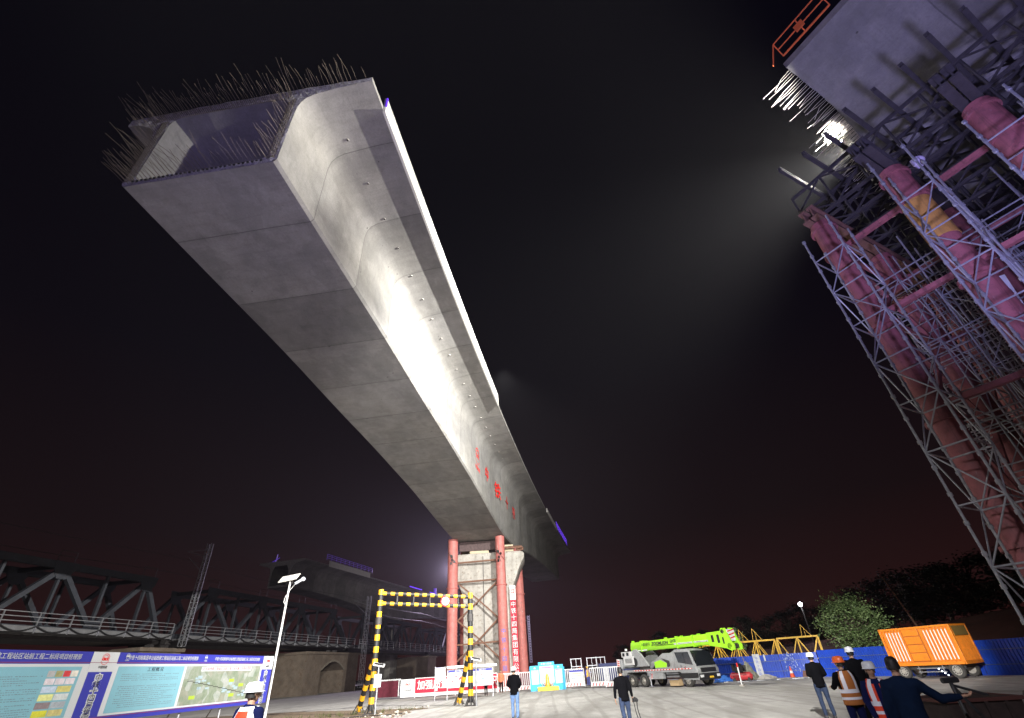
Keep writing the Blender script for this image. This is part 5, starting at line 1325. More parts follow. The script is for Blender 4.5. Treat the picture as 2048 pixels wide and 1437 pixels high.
for k in range(22): b.box(kq(-.0, .14 + k * .068, 1.4), (.03, .034, 1.35))
b.build('end_grille', M_ORANGE, tl)
b = MB(); b.box(kq(-.055, .85, 2.0), (.01, 1.45, .42)); b.build('mesh_panel', mat('olive_mesh', (.22, .14, .03), .8), tl)
b = MB(); b.box(kq(.02, -.03, 1.85), (.05, .02, .18)); b.build('white_tag', M_WHITE, tl)
b = MB(); b.bar(kq(.2, .3, .48), kq(Lk, .3, .48), .08, .16); b.bar(kq(.2, 1.4, .48), kq(Lk, 1.4, .48), .08, .16); b.build('trailer_frame', M_DARK, tl)
b = MB()
for u0_, u1_ in ((1.0, 2.3),):
    for z in (.3, .45): b.bar(kq(u0_, .05, z), kq(u1_, .05, z), .04)
    for u in (u0_ + .1, u1_ - .1): b.bar(kq(u, .05, .22), kq(u, .05, .56), .04)
b.build('side_guard', M_GALV, tl)
for u in (.55, 3.0):
    for w_ in (.12, 1.58):
        q = kq(u, w_, 0); wheel(tl, q[0], q[1], .34, .2)
b = MB()
for k in range(4): b.ball(kq(1.3 - .1 * k, .0, .42 - k * .09), .028, 0, 8, 6)
b.build('marker_lamps', mat('white_glow', (.8, .85, 1), .4, emit=(.8, .88, 1), estr=8), tl)

# ------------------------------------------------------------------ blue hoarding
def hoard(p0, p1, h, label, n=None):
    p0 = V((*p0, 0)); p1 = V((*p1, 0)); L_ = (p1 - p0).length; d = (p1 - p0) / L_; nn = V((d.y, -d.x, 0))
    t = thing('hoarding', label, 'hoarding', tuple((p0 + p1) / 2), 0, 'blue corrugated hoardings round the yard')
    k = max(1, round(L_ / 2.4))
    for j in range(k):
        a = L_ * j / k + .012; c_ = L_ * (j + 1) / k - .012; m = int((c_ - a) / .16); random.seed(j * 7 + int(L_)); hh = h + random.uniform(-.02, .03)
        P = []
        for i in range(m + 1):
            u = a + (c_ - a) * i / m; P += [(u, 0), (u + (c_ - a) / m * .45, 0), (u + (c_ - a) / m * .55, .035), (u + (c_ - a) / m * .9, .035)]
        P = [q for q in P if q[0] <= c_]
        b = MB(); n_ = len(P)
        A = [p0 + d * u + nn * o for u, o in P] + [p0 + d * u + nn * o + V((0, 0, hh)) for u, o in P]
        b.add(A, [(i, i + 1, n_ + i + 1, n_ + i) for i in range(n_ - 1)]); b.build('sheet_panel', M_HOARD, t, world=True, fix=False)
    for z in (h * .3, h * .72):
        b = MB(); b.bar(p0 + nn * .06 + V((0, 0, z)), p1 + nn * .06 + V((0, 0, z)), .035); b.build('rail', mat('hoarding_rail', (.10, .13, .25), .5), t, world=True)
    return t
hoard((13.6, 43.2), (19.9, 39.4), 1.46, 'blue corrugated hoarding behind the crane and the red compressor')
hoard((19.9, 39.35), (25.6, 22.3), 1.52, 'blue corrugated hoarding running behind the orange trailer to the right edge')
pn = thing('painted_panel', 'white painted hoarding panel with vertical dark lettering among the blue sheets', 'panel', (16.6, 41.1, 0))
hd_ = (V((19.9, 39.4, 0)) - V((13.6, 43.2, 0))).normalized(); hn = V((hd_.y, -hd_.x, 0))
def hp(u, z, o=.1): p = V((13.6, 43.2, 0)) + hd_ * u + hn * o; return V((p.x, p.y, z))
b = MB(); b.bar(hp(3.15, .78), hp(3.62, .78), .02, 1.52); b.build('panel_sheet', mat('scuffed_white', (.55, .56, .58), .7, var=.2, scale=5), pn, world=True)
for k, ch in enumerate('中铁十四局'): glyphs(ch, .2, M_BLETTER, hp(3.38, 1.28 - k * .24, .125), tuple(hd_), (0, 0, 1), pn, depth=.002)
b = MB(); b.bar(hp(3.9, 1.3), hp(4.0, 1.3), .02, .4); b.build('torn_strip', MATS['scuffed_white'], pn, world=True)
random.seed(41); b = MB()
for k in range(70):
    u = random.gauss(5.2 + random.random() * .6, .25); z = random.uniform(.35, 1.5); s_ = random.uniform(.012, .05); b.add([hp(u, z, .045), hp(u + s_, z - s_, .045), hp(u + s_ * 1.2, z + s_ * 1.5, .045), hp(u + .2 * s_, z + s_ * 2, .045)], [(0, 1, 2, 3)])
sm_ = b.build('paint_splashes', mat('pale_splash', (.35, .42, .62), .7), None, fix=False); tag(sm_, 'pale splashes of plaster on the blue hoarding', 'splashes', kind='stuff')
# compressor and heap
cp = thing('air_compressor', 'red wheeled air compressor standing before the blue hoarding', 'compressor', (14.75, 40.6, 0), -.5)
b = MB(); b.tube([(-.75, 0, .3), (-.6, 0, .3), (.6, 0, .3), (.75, 0, .3)], [.1, .24, .24, .1], 18); b.build('tank', mat('compressor_red', (.6, .05, .06), .4), cp, smooth=True)
b = MB(); b.box((-.1, 0, .7), (.5, .35, .34)); b.tube([(-.4, 0, .6), (-.4, 0, 1.0)], .12, 12); b.tube([(.3, 0, .6), (.35, 0, .95)], .1, 12); b.tube([(.0, -.2, .8), (.0, .2, .8)], .26, 16); b.build('motor', M_DARK, cp)
for x in (-.5, .5):
    for y in (-.22, .22):
        b = MB(); b.tube([(x, y, .11), (x, y + .06 * (1 if y > 0 else -1), .11)], .11, 14); b.build('wheel', M_TYRE, cp)
def heap(name, label, cat, c, r, m, seed):
    random.seed(seed); t = thing(name, label, cat, (c[0], c[1], 0)); b = MB(); n = 18; rings = []
    for j in range(7):
        q = j / 6; rr = (1 - q) ** .8; rings.append([V((r[0] * rr * math.cos(2 * PI * k / n) * random.uniform(.8, 1.15), r[1] * rr * math.sin(2 * PI * k / n) * random.uniform(.8, 1.15), r[2] * q + random.uniform(0, .05))) for k in range(n)])
    b.loft(rings); b.build('draped_sheet', m, t, smooth=False); return t
heap('tarpaulin_heap', 'tall grey green tarpaulin heap leaning on the blue hoarding', 'heap', (15.6, 41.4), (.7, .45, 1.15), mat('tarp_grey', (.22, .22, .17), .8, var=.3, scale=5), 2)
heap('tarpaulin_heap', 'small blue tarpaulin heap under the crane cab front', 'heap', (13.6, 40.9), (.75, .4, .4), mat('tarp_blue', (.03, .14, .5), .7, var=.2, scale=5), 5)
heap('rubble_heap', 'pale rubble heap at the foot of the blue hoarding', 'heap', (16.6, 40.9), (.9, .35, .3), M_CONC2, 8)
for k, (x, y, l, h) in enumerate(((12.45, 34.6, 'thin white and red marker stake standing in the yard by the crane cab', .95),)):
    t = thing('marker_stake', l, 'stake', (x, y, 0)); b = MB(); b.tube([(0, 0, 0), (.03, 0, h)], .04, 10, 0); b.tube([(.03, 0, h), (.035, 0, h + .22)], .042, 10, 1); b.build('stake', [M_WHITE, M_LETTER], t); b = MB(); b.tube([(0, 0, 0), (0, 0, .08)], .16, 14); b.build('base', M_CONC2, t)
tk = thing('steel_tank', 'dark rusty open steel skip at the lower right corner', 'skip', (7.95, 11.0, 0), -.1, None, .66)
b = MB(); b.prism([(-.85, 0), (.85, 0), (.95, 1.08), (-.95, 1.08)], -.8, .8, 'y'); b.build('skip_body', mat('dark_skip_paint', (.035, .022, .02), .85, var=.4, scale=5), tk, bevel=.03)
b = MB(); b.box((0, -.83, 1.06), (2.0, .08, .08)); b.box((0, .83, 1.06), (2.0, .08, .08)); b.box((-.97, 0, 1.06), (.08, 1.7, .08)); b.box((.97, 0, 1.06), (.08, 1.7, .08)); b.build('rim', mat('rim_red', (.09, .03, .025), .8), tk)
for x in (-.5, 0, .5):
    b = MB(); b.box((x, -.83, .53), (.07, .07, 1.0)); b.build('rib', mat('dark_skip_paint', (.035, .022, .02), .85, var=.4, scale=5), tk)
tk2 = thing('concrete_block', 'dark concrete block cut by the lower right corner of the view', 'block', (7.9, 8.3, 0), -.62)
b = MB(); b.box((0, 0, .45), (1.6, 1.0, .9)); b.build('block_body', M_DARK, tk2, bevel=.05); b = MB(); b.tube([(-.2, 0, .9), (-.2, 0, 1.0), (.2, 0, 1.0), (.2, 0, .9)], .02, 8); b.build('lifting_loop', M_REBAR, tk2)

# small clutter on the yard
random.seed(77)
for k, (pts, lab) in enumerate((([(-13.6, 28.9), (-11.8, 29.6), (-10.4, 29.2), (-9.2, 29.9), (-7.6, 29.6), (-6.5, 30.4)], 'dark cable lying along the soil strip to the left gantry foot'),
                                ([(13.2, 40.2), (14.6, 39.4), (16.6, 39.6), (18.0, 38.6), (19.4, 38.7)], 'grey hose lying in front of the blue hoarding'),
                                ([(6.8, 43.6), (5.4, 44.6), (4.2, 46.9), (2.8, 48.3)], 'thin black cable running from the crane to the barriers'))):
    b = MB(); P = []
    for (x0, y0), (x1, y1) in zip(pts, pts[1:]):
        for q in range(6): t_ = q / 6; P.append((x0 + (x1 - x0) * t_ + .12 * math.sin(t_ * 6.28 + k), y0 + (y1 - y0) * t_ + .1 * math.sin(t_ * 6.28), .03))
    b.tube(P, .022 + .012 * (k == 1), 6); tag(b.build('cable', M_BLACK if k != 1 else M_GALV), lab, 'cable', 'cables on the yard')
b = MB()
for k in range(260):
    u = random.uniform(.3, 7.0); o = random.uniform(.25, 1.1) * (1 if random.random() < .8 else 1.8); s_ = random.uniform(.015, .06); q = hp(u, s_ * .5, o); b.ball(q, (s_ * 1.4, s_, s_ * .8), k % 2, 6, 4)
tag(b.build('rubble', [M_CONC2, mat('dark_rubble', (.16, .15, .13), .9)]), 'small rubble strewn along the foot of the blue hoarding', 'rubble', kind='stuff')
for k, (u, o, L_, lab) in enumerate(((4.6, .6, 1.4, 'grey plank lying before the white painted hoarding panel'), (5.6, .8, 1.1, 'short pale plank lying nearest the small orange cone'))):
    q0 = hp(u, .05, o); q1 = hp(u + L_, .05, o + .15); b = MB(); b.bar(q0, q1, .16, .04); tag(b.build('plank', mat('plank_grey', (.3, .28, .25), .9, var=.3, scale=6)), lab, 'plank')
pl_ = thing('pallet_stack', 'low stack of dark timber pieces beside the small orange cone', 'timber', tuple(hp(6.5, 0, .5)), -.5)
for k in range(4):
    b = MB(); b.box((0, -.1 + .06 * k, .06 + .1 * k), (.8 - .05 * k, .12, .09), .1 * k); b.build('beam_piece', M_RUST, pl_)

# ------------------------------------------------------------------ hillside, trees
hm = MB(); nx, ny = 70, 26
def hz(x, y):
    q = math.hypot(x, y); a = math.degrees(math.atan2(x, y))
    e = sm(0, 38, a)
    return max(-.05, sm(0, 26, (y - 40 - .0 * x) + (x - 18) * .9) * (1.2 + 6.5 * e) + 5 * sm(60, 160, q) * e + .5 * noise.noise(V((x * .1, y * .1, 0))))
vs = []
for j in range(ny):
    for i in range(nx):
        a = math.radians(4 + 74 * i / (nx - 1)); q = 47 + 200 * (j / (ny - 1)) ** 1.6 if a < math.radians(24) else (44 - 12 * sm(24, 45, math.degrees(a))) + 200 * (j / (ny - 1)) ** 1.6
        x = q * math.sin(a); y = q * math.cos(a); z = (q - (47 if a < math.radians(24) else (44 - 12 * sm(24, 45, math.degrees(a)))))
        zz = -.3 + sm(0, 22, z) * (1.0 + 2.4 * sm(6, 42, math.degrees(a))) + 3 * sm(20, 200, z) * sm(4, 40, math.degrees(a)) + .5 * noise.noise(V((x * .12, y * .12, 0))) * min(1, z / 6)
        vs.append((x, y, zz))
fs = [(j * nx + i, j * nx + i + 1, (j + 1) * nx + i + 1, (j + 1) * nx + i) for j in range(ny - 1) for i in range(nx - 1)]
hm.add(vs, fs); tag(hm.build('hillside', mat('red_glow_earth', (.085, .028, .018), .95, var=.4, scale=.4, bump=.6, bscale=2), None, smooth=True), 'low dark reddish hillside behind the blue hoarding', 'hillside', kind='structure')  # reddish earth, with the dim red glow put into its colour

def hillz(x, y):
    a = math.degrees(math.atan2(x, y)); q = math.hypot(x, y); z = q - (47 if a < 24 else (44 - 12 * sm(24, 45, a)))
    return -.3 + sm(0, 22, z) * (1.0 + 2.4 * sm(6, 42, a)) + 3 * sm(20, 200, z) * sm(4, 40, a)
def tree_proto(name, seed, h, rx, n, leaf, m_leaf, trunk_h, clumps=26, lz=.5):
    random.seed(seed); t = thing(name, 'tree', 'tree')
    b = MB(); top = V((random.uniform(-.1, .1) * rx, 0, h * .8)); b.tube([(0, 0, 0), (0, 0, trunk_h), top], [h * .03, h * .022, h * .006], 8)
    cl = []
    for k in range(clumps):
        a = random.uniform(0, 2 * PI); q = random.random() ** .5; zz = random.random()
        wid = math.sin(PI * (.12 + .8 * zz)) ** .7
        c_ = V((rx * wid * q * math.cos(a), rx * wid * q * math.sin(a), trunk_h + (h - trunk_h) * (.05 + .93 * zz))); cl.append((c_, rx * random.uniform(.16, .36)))
        st = V((0, 0, trunk_h * .8 + (c_.z - trunk_h * .8) * .45)); b.tube([st, st.lerp(c_, .5) + V((0, 0, .1)), c_], [h * .012, h * .008, h * .003], 5, cap=False)
    b.build('trunk', mat('bark', (.08, .06, .045), .9, var=.3, scale=5), t)
    b = MB()
    for k in range(n):
        c_, r_ = random.choice(cl); d = V((random.gauss(0, 1), random.gauss(0, 1), random.gauss(0, .8))); p = c_ + d * r_ * .62
        u = V((random.gauss(0, 1), random.gauss(0, 1), random.gauss(0, .5) + .3)).normalized() * leaf * random.uniform(.7, 1.5); w_ = u.cross(V((random.gauss(0, 1), random.gauss(0, 1), random.gauss(0, 1)))).normalized() * leaf * .3
        b.add([p, p + u * .5 + w_, p + u, p + u * .5 - w_], [(0, 1, 2, 3)], k % 3)
    b.build('crown', m_leaf, t, fix=False)
    return t
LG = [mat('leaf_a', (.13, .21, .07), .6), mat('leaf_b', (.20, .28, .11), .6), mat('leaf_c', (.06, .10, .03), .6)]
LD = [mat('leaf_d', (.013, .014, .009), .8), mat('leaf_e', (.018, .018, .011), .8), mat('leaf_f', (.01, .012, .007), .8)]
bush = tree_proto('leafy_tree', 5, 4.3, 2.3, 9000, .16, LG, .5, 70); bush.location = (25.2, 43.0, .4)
tag(bush, 'lit green leafy tree between the yellow lattice sections and the orange trailer', 'tree')
b2 = tree_proto('leafy_tree', 9, 5.6, 2.4, 4200, .2, LD, .7, 50); b2.location = (35.5, 33.5, 1.2); tag(b2, 'dim bushy tree at the right edge above the hoarding', 'tree')
b3 = tree_proto('leafy_tree', 15, 2.4, .7, 700, .14, LG, .4, 14); b3.location = (19.5, 52.5, 1.3); tag(b3, 'small lit tree top peeping over the crane boom', 'tree')
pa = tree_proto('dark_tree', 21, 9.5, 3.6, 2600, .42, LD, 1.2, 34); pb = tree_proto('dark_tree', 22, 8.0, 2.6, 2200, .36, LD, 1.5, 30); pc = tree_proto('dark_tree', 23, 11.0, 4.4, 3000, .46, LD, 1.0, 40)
TR_ = [(9.3, 105, 0, .62, 'round dark tree, first to the right of the pier'), (11.2, 100, 1, .6, 'small dark tree, second to the right of the pier'), (13.2, 96, 1, .95, 'narrow dark tree behind the crane counterweight'), (15.2, 98, 2, .5, 'low dark tree behind the crane turntable'), (17.4, 92, 1, .8, 'dark tree behind the middle of the lime boom'),
       (19.3, 90, 0, .62, 'low dark tree behind the crane cab'), (21.5, 86, 0, .78, 'dark tree behind the boom head'), (23.2, 84, 2, .72, 'broad dark tree left of the white lamp'), (25.3, 82, 0, .85, 'dark tree behind the white lamp'), (27.2, 80, 2, .8, 'dark tree above the yellow lattice sections'),
       (29.3, 76, 1, .9, 'dark tree behind the lit green tree, left side'), (31.6, 72, 2, .82, 'dark tree behind the lit green tree, right side'), (33.6, 70, 0, 1.0, 'dark tree left of the leaning pole'), (35.6, 66, 2, .9, 'broad dark tree behind the leaning pole'), (37.6, 62, 0, .95, 'dark tree above the orange trailer'), (39.6, 60, 2, .85, 'broad dark tree above the trailer end'), (41.8, 56, 1, 1.05, 'dark tree right of the orange trailer'), (44, 54, 2, .8, 'dark tree behind the lowest scaffold leg'), (46.5, 50, 0, .9, 'dark tree at the far right edge')]
used = [0, 0, 0]
for a, q, k, s_, lab in TR_:
    x = q * math.sin(math.radians(a)); y = q * math.cos(math.radians(a)); P_ = (pa, pb, pc)[k]
    t = P_ if not used[k] else copy_tree(P_); used[k] = 1
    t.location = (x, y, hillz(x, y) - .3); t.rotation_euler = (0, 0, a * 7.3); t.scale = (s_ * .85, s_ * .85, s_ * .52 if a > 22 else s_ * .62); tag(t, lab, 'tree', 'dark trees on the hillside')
lpole = thing('leaning_pole', 'thin leaning pole on the hillside above the orange trailer', 'pole', (35.0, 49.5, 1.8))
b = MB(); b.tube([(0, 0, 0), (-1.4, 0, 5.2)], [.09, .06], 8); b.build('pole_shaft', M_RUST, lpole); b = MB(); b.bar((-1.7, 0, 4.7), (-.8, 0, 4.8), .06); b.build('cross_arm', M_RUST, lpole)
fl2 = thing('yard_lamp', 'small bright white lamp glowing above the yellow lattice sections', 'lamp', (30.2, 59.5, 1.5))
b = MB(); b.tube([(0, 0, 0), (0, 0, 4.1)], .06, 8); b.build('lamp_pole', M_DARK, fl2)
b = MB(); b.ball((0, 0, 4.35), .22); b.build('lamp_globe', mat('white_lamp_glow', (1, 1, 1), .3, emit=(.92, .92, 1.0), estr=14), fl2)
point('yard_lamp_light', (30.0, 58.9, 5.9), 160, (.95, .95, 1.0), .15)
# yellow tower-crane sections
YM = mat('crane_yellow', (.72, .42, .02), .5, var=.15, scale=4)
def ysec(c, rz, l, w_, h, label, z=1.15):
    t = thing('lattice_section', label, 'crane section', (c[0], c[1], z - .15), rz, 'yellow tower crane sections stacked behind the hoarding')
    b = MB(); C8 = [(sx_, sy, sz) for sx_ in (0, 1) for sy in (0, 1) for sz in (0, 1)]
    P = lambda u, v_, q: V(((u - .5) * l, (v_ - .5) * w_, q * h))
    for v_ in (0, 1):
        for q in (0, 1): b.bar(P(0, v_, q), P(1, v_, q), .1)
    for u in (0, .5, 1):
        for v_ in (0, 1): b.bar(P(u, v_, 0), P(u, v_, 1), .09)
        for q in (0, 1): b.bar(P(u, 0, q), P(u, 1, q), .07)
    b.build('chords', YM, t)
    b = MB()
    for v_ in (0, 1):
        for u in (0, .5): b.bar(P(u, v_, 1), P(u + .25, v_, 0), .06); b.bar(P(u + .25, v_, 0), P(u + .5, v_, 1), .06)
    b.build('diagonals', YM, t)
    return t
ysec((21.7, 45.2), -.42, 3.0, 1.2, 1.5, 'yellow lattice crane section nearest the lit green tree'); ysec((18.9, 46.6), -.5, 3.0, 1.2, 1.45, 'yellow lattice crane section in the middle of the stack'); ysec((16.2, 48.2), -.5, 2.9, 1.2, 1.4, 'yellow lattice crane section next to the boom head')
for k, (x, y, lab) in enumerate(((17.7, 47.0, 'left'), (18.6, 46.4, 'middle'), (22.0, 44.9, 'right'))):
    t = thing('spike_frame', 'thin yellow triangular frame rising above the lattice sections, %s one of three' % lab, 'frame', (x, y, 2.4), -.45, 'yellow triangular frames')
    b = MB(); b.bar((0, 0, 0), (.15, 0, .95), .035); b.bar((.15, 0, .95), (.75, 0, .05), .035); b.bar((.3, 0, .0), (.32, 0, .68), .025); b.build('frame_bars', YM, t)

# ------------------------------------------------------------------ people
SKIN = mat('skin', (.42, .24, .16), .6); HAIR = mat('black_hair', (.012, .01, .01), .6)
def ring(c, ax, r0, r1, n=12, up=(0, 1, 0)):
    c = V(c); ax = V(ax).normalized(); u = V(up); u = (u - ax * u.dot(ax)).normalized(); w_ = u.cross(ax)
    return [c + w_ * r0 * math.cos(2 * PI * k / n) + u * r1 * math.sin(2 * PI * k / n) for k in range(n)]
def limb(b, pts, rr, n=12, up=(0, 1, 0), mi=0):
    pts = [V(p) for p in pts]; R_ = []
    for i, p in enumerate(pts):
        ax = pts[min(i + 1, len(pts) - 1)] - pts[max(0, i - 1)]; r_ = rr[i] if isinstance(rr[i], tuple) else (rr[i], rr[i]); R_.append(ring(p, ax, r_[0], r_[1], n, up))
    b.loft(R_, mi)
def remesh(b, name, m, parent, vox=.02, it=4):
    o = b.build(name, m, None)
    me = baked(o, [('REMESH', dict(mode='VOXEL', voxel_size=vox, use_smooth_shade=True)), ('SMOOTH', dict(iterations=it, factor=.6))])
    bpy.data.objects.remove(o); me.materials.clear(); me.materials.append(m); me.name = name
    for p in me.polygons: p.use_smooth = True
    return link(bpy.data.objects.new(name, me), parent)
def mirror(p, s): return V((p[0] * s, p[1], p[2]))
def person(loc, face, h, label, jacket=None, trousers=None, hat=None, vest=None, hair=True, stride=.0, armL=None, armR=None, lean=0.0, turn=0.0, skin=True, shoes=None, band=None, detail=True):
    """figure 1.72 m tall facing -y locally; face: heading in degrees the person looks to (0 = +y, clockwise)"""
    sc = h / 1.72
    t = thing('person', label, 'person', loc, -math.radians(face) + PI, None, sc)
    sh = .185; hip = .095
    arms = {1: armL or [(sh, .0, 1.40), (sh + .075, .03, 1.12), (sh + .07, -.07, .88)], -1: armR or [(-sh, 0, 1.40), (-sh - .075, .03, 1.12), (-sh - .07, -.07, .88)]}
    legs = {1: [(hip, 0, .92), (hip + .01, -.03 - stride * .5, .50), (hip + .015, .02 - stride * .85 + (.12 if stride < 0 else 0), .085)], -1: [(-hip, 0, .92), (-hip - .01, -.03 + stride * .25, .50), (-hip - .015, .03 + stride * .95, .085 + abs(stride) * .08)]}
    # body: one remeshed surface
    b = MB()
    limb(b, [(0, 0, .86), (0, 0, 1.0), (0, .0, 1.18), (0, .0, 1.36), (0, .0, 1.45)], [(.14, .09), (.15, .1), (.14, .095), (.165, .105), (.09, .07)])
    limb(b, [(0, .005, 1.42), (0, -.01, 1.55)], [.058, .054])
    for s_ in (1, -1):
        A = arms[s_]; limb(b, [A[0], A[1], A[2]], [.05, .04, .028]); Lg = legs[s_]; limb(b, [Lg[0], Lg[1], Lg[2]], [.085, .055, .04])
        limb(b, [V(Lg[2]) + V((0, .05, -.03)), V(Lg[2]) + V((0, -.14, -.055))], [(.035, .035), (.04, .025)], up=(0, 0, 1))
    o = b.build('b', SKIN); me = baked(o, [('REMESH', dict(mode='VOXEL', voxel_size=.02)), ('SMOOTH', dict(iterations=3, factor=.5))]); bpy.data.objects.remove(o)
    b = MB(); vs = [tuple(v.co) for v in me.vertices]; b.add(vs, [tuple(p.vertices) for p in me.polygons], 0)
    # head with face
    T = Matrix.Rotation(turn, 3, 'Z'); hc = V((0, -.02, 1.615)); nu, nv = 20, 16; hv = []
    for j in range(nv + 1):
        a = -PI / 2 + PI * j / nv
        for i in range(nu):
            th = 2 * PI * i / nu; x = math.cos(a) * math.sin(th); y = -math.cos(a) * math.cos(th); z = math.sin(a)
            f = max(0, -y)
            p = V((x * .074, y * .096, z * .115))
            if z < 0: p.x *= 1 + .25 * z; p.y *= 1 + .12 * z
            nose = math.exp(-((x) ** 2) / .02 - ((z + .12) ** 2) / .03) * f; p.y -= .026 * nose
            chin = math.exp(-(x ** 2) / .08 - ((z + .85) ** 2) / .04) * (1 if y < 0 else 0); p.y -= .018 * chin
            eye = (math.exp(-((abs(x) - .38) ** 2) / .02 - ((z - .1) ** 2) / .012)) * f; p.y += .010 * eye
            mouth = math.exp(-(x ** 2) / .05 - ((z + .48) ** 2) / .003) * f; p.y += .004 * mouth
            hv.append(tuple(T @ p + hc))
    b.add(hv, [(j * nu + i, j * nu + (i + 1) % nu, (j + 1) * nu + (i + 1) % nu, (j + 1) * nu + i) for j in range(nv) for i in range(nu)], 0)
    for s_ in (1, -1):
        b.ball(T @ V((s_ * .03, -.083, .012)) + hc, (.012, .008, .008), 1, 8, 6); b.ball(T @ V((s_ * .03, -.089, .012)) + hc, (.005, .004, .005), 2, 6, 4)
        b.bar(T @ V((s_ * .018, -.088, .033)) + hc, T @ V((s_ * .045, -.082, .034)) + hc, .006, .007, 2); b.ball(T @ V((s_ * .077, .0, -.005)) + hc, (.012, .02, .032), 0, 8, 6)
    b.bar(T @ V((-.022, -.093, -.055)) + hc, T @ V((.022, -.093, -.055)) + hc, .006, .006, 3)
    # hands: palm, four unequal bent fingers, thumb from the side of the palm
    for s_ in (1, -1):
        A = arms[s_]; w0 = V(A[2]); d = (V(A[2]) - V(A[1])).normalized(); side = V((0, -1, 0)); side = (side - d * side.dot(d)).normalized(); nrm_ = d.cross(side).normalized()
        if nrm_.x * s_ > 0: nrm_ = -nrm_
        limb(b, [w0, w0 + d * .045, w0 + d * .09], [(.025, .02), (.038, .017), (.036, .014)], 10, up=tuple(nrm_))
        for k, (o_, L_) in enumerate(((.027, .068), (.009, .077), (-.009, .071), (-.026, .056))):
            p = w0 + d * .088 + side * o_; b.tube([p, p + d * L_ * .45 + nrm_ * .006, p + d * L_ * .8 + nrm_ * .022, p + d * L_ * .95 + nrm_ * .04], [.0088, .0084, .0078, .0065], 7)
        p = w0 + d * .035 + side * .032; b.tube([p, p + d * .03 + side * .025, p + d * .062 + side * .03 + nrm_ * .012], [.011, .0098, .0078], 7)
    b.build('body', [SKIN, M_WHITE, HAIR, mat('lips', (.3, .1, .09), .6)], t, smooth=True, fix=False)
    jm = jacket
    b = MB()
    limb(b, [(0, 0, .80), (0, .0, .93), (0, .0, 1.1), (0, .005, 1.26), (0, .01, 1.37), (0, .01, 1.44), (0, 0, 1.49)], [(.185, .135), (.18, .135), (.172, .125), (.19, .13), (.19, .12), (.115, .09), (.075, .07)], 18)
    for s_ in (1, -1):
        A = arms[s_]; limb(b, [(s_ * .08, 0, 1.40), A[0], V(A[0]).lerp(V(A[1]), .5), A[1], V(A[1]).lerp(V(A[2]), .5), A[2]], [.07, .075, .064, .058, .052, .042], 12)
    jk = remesh(b, 'jacket', jm, t, .022, 3)
    dm = jk.data
    for v in dm.vertices:                       # cloth folds
        n_ = noise.noise(V((v.co.x * 9, v.co.y * 9, v.co.z * 6 + h * 10))); v.co += v.normal * n_ * .012
    b = MB()
    limb(b, [(0, 0, .98), (0, 0, .86)], [(.155, .115), (.165, .12)], 14)
    for s_ in (1, -1):
        Lg = legs[s_]; limb(b, [V(Lg[0]) + V((0, 0, -.02)), V(Lg[0]).lerp(V(Lg[1]), .5), Lg[1], V(Lg[1]).lerp(V(Lg[2]), .55), V(Lg[2]) + V((0, 0, -.02))], [.1, .088, .07, .066, .062], 14)
    tr = remesh(b, 'trousers', trousers, t, .022, 3)
    for v in tr.data.vertices:
        n_ = noise.noise(V((v.co.x * 11, v.co.y * 11, v.co.z * 9))); v.co += v.normal * n_ * .01
    for s_ in (1, -1):
        f_ = V(legs[s_][2]); b = MB(); R_ = []
        for yy, w_, z_ in ((.07, .03, .05), (.05, .042, .085), (-.02, .045, .08), (-.09, .048, .05), (-.15, .042, .035), (-.18, .02, .02)):
            R_.append([V((f_.x + w_ * math.cos(a * PI / 5), f_.y + yy, f_.z - .085 + max(0, z_ * .5 + z_ * .5 * math.sin(a * PI / 5)))) for a in range(10)])
        b.loft(R_); b.build('shoe', shoes or M_BLACK, t, smooth=True)
    if vest:
        base, strip, strap_rear = vest
        nV = 28; R_ = []; zsv = [.84 + (1.47 - .84) * i / 26 for i in range(27)]
        prof_ = [(.80, .202, .152), (.93, .197, .15), (1.1, .19, .141), (1.26, .198, .145), (1.36, .19, .136), (1.42, .165, .115), (1.47, .13, .09)]
        def pr_(z):
            for (a, x1, y1), (c_, x2, y2) in zip(prof_, prof_[1:]):
                if z <= c_: q = (z - a) / (c_ - a); return x1 + (x2 - x1) * q, y1 + (y2 - y1) * q
            return prof_[-1][1:]
        b = MB(); vs = []; fs = []; ms = []
        for z in zsv:
            rx_, ry_ = pr_(z); vs += [(rx_ * math.cos(2 * PI * k / nV), ry_ * math.sin(2 * PI * k / nV) + .005, z) for k in range(nV)]
        for j in range(26):
            z = (zsv[j] + zsv[j + 1]) / 2
            for k in range(nV):
                x_ = math.cos(2 * PI * (k + .5) / nV); y_ = math.sin(2 * PI * (k + .5) / nV)
                if z > 1.14 and abs(x_) > .86: continue
                if y_ < 0 and abs(x_) < .12 + max(0, z - 1.3) * 2: continue       # open front
                mi = 0
                if .93 < z < .99 or 1.06 < z < 1.12: mi = 1
                if z > 1.12 and .5 < abs(x_) < .74: mi = 1
                fs.append((j * nV + k, j * nV + (k + 1) % nV, (j + 1) * nV + (k + 1) % nV, (j + 1) * nV + k)); ms.append(mi)
        vb = MB(); vb.v = vs; vb.f = fs; vb.m = ms
        o = vb.build('v', [base, strip], None, fix=False); me = baked(o, [('SOLIDIFY', dict(thickness=.012, offset=1.0))]); bpy.data.objects.remove(o)
        for p in me.polygons: p.use_smooth = True
        link(bpy.data.objects.new('safety_vest', me), t)
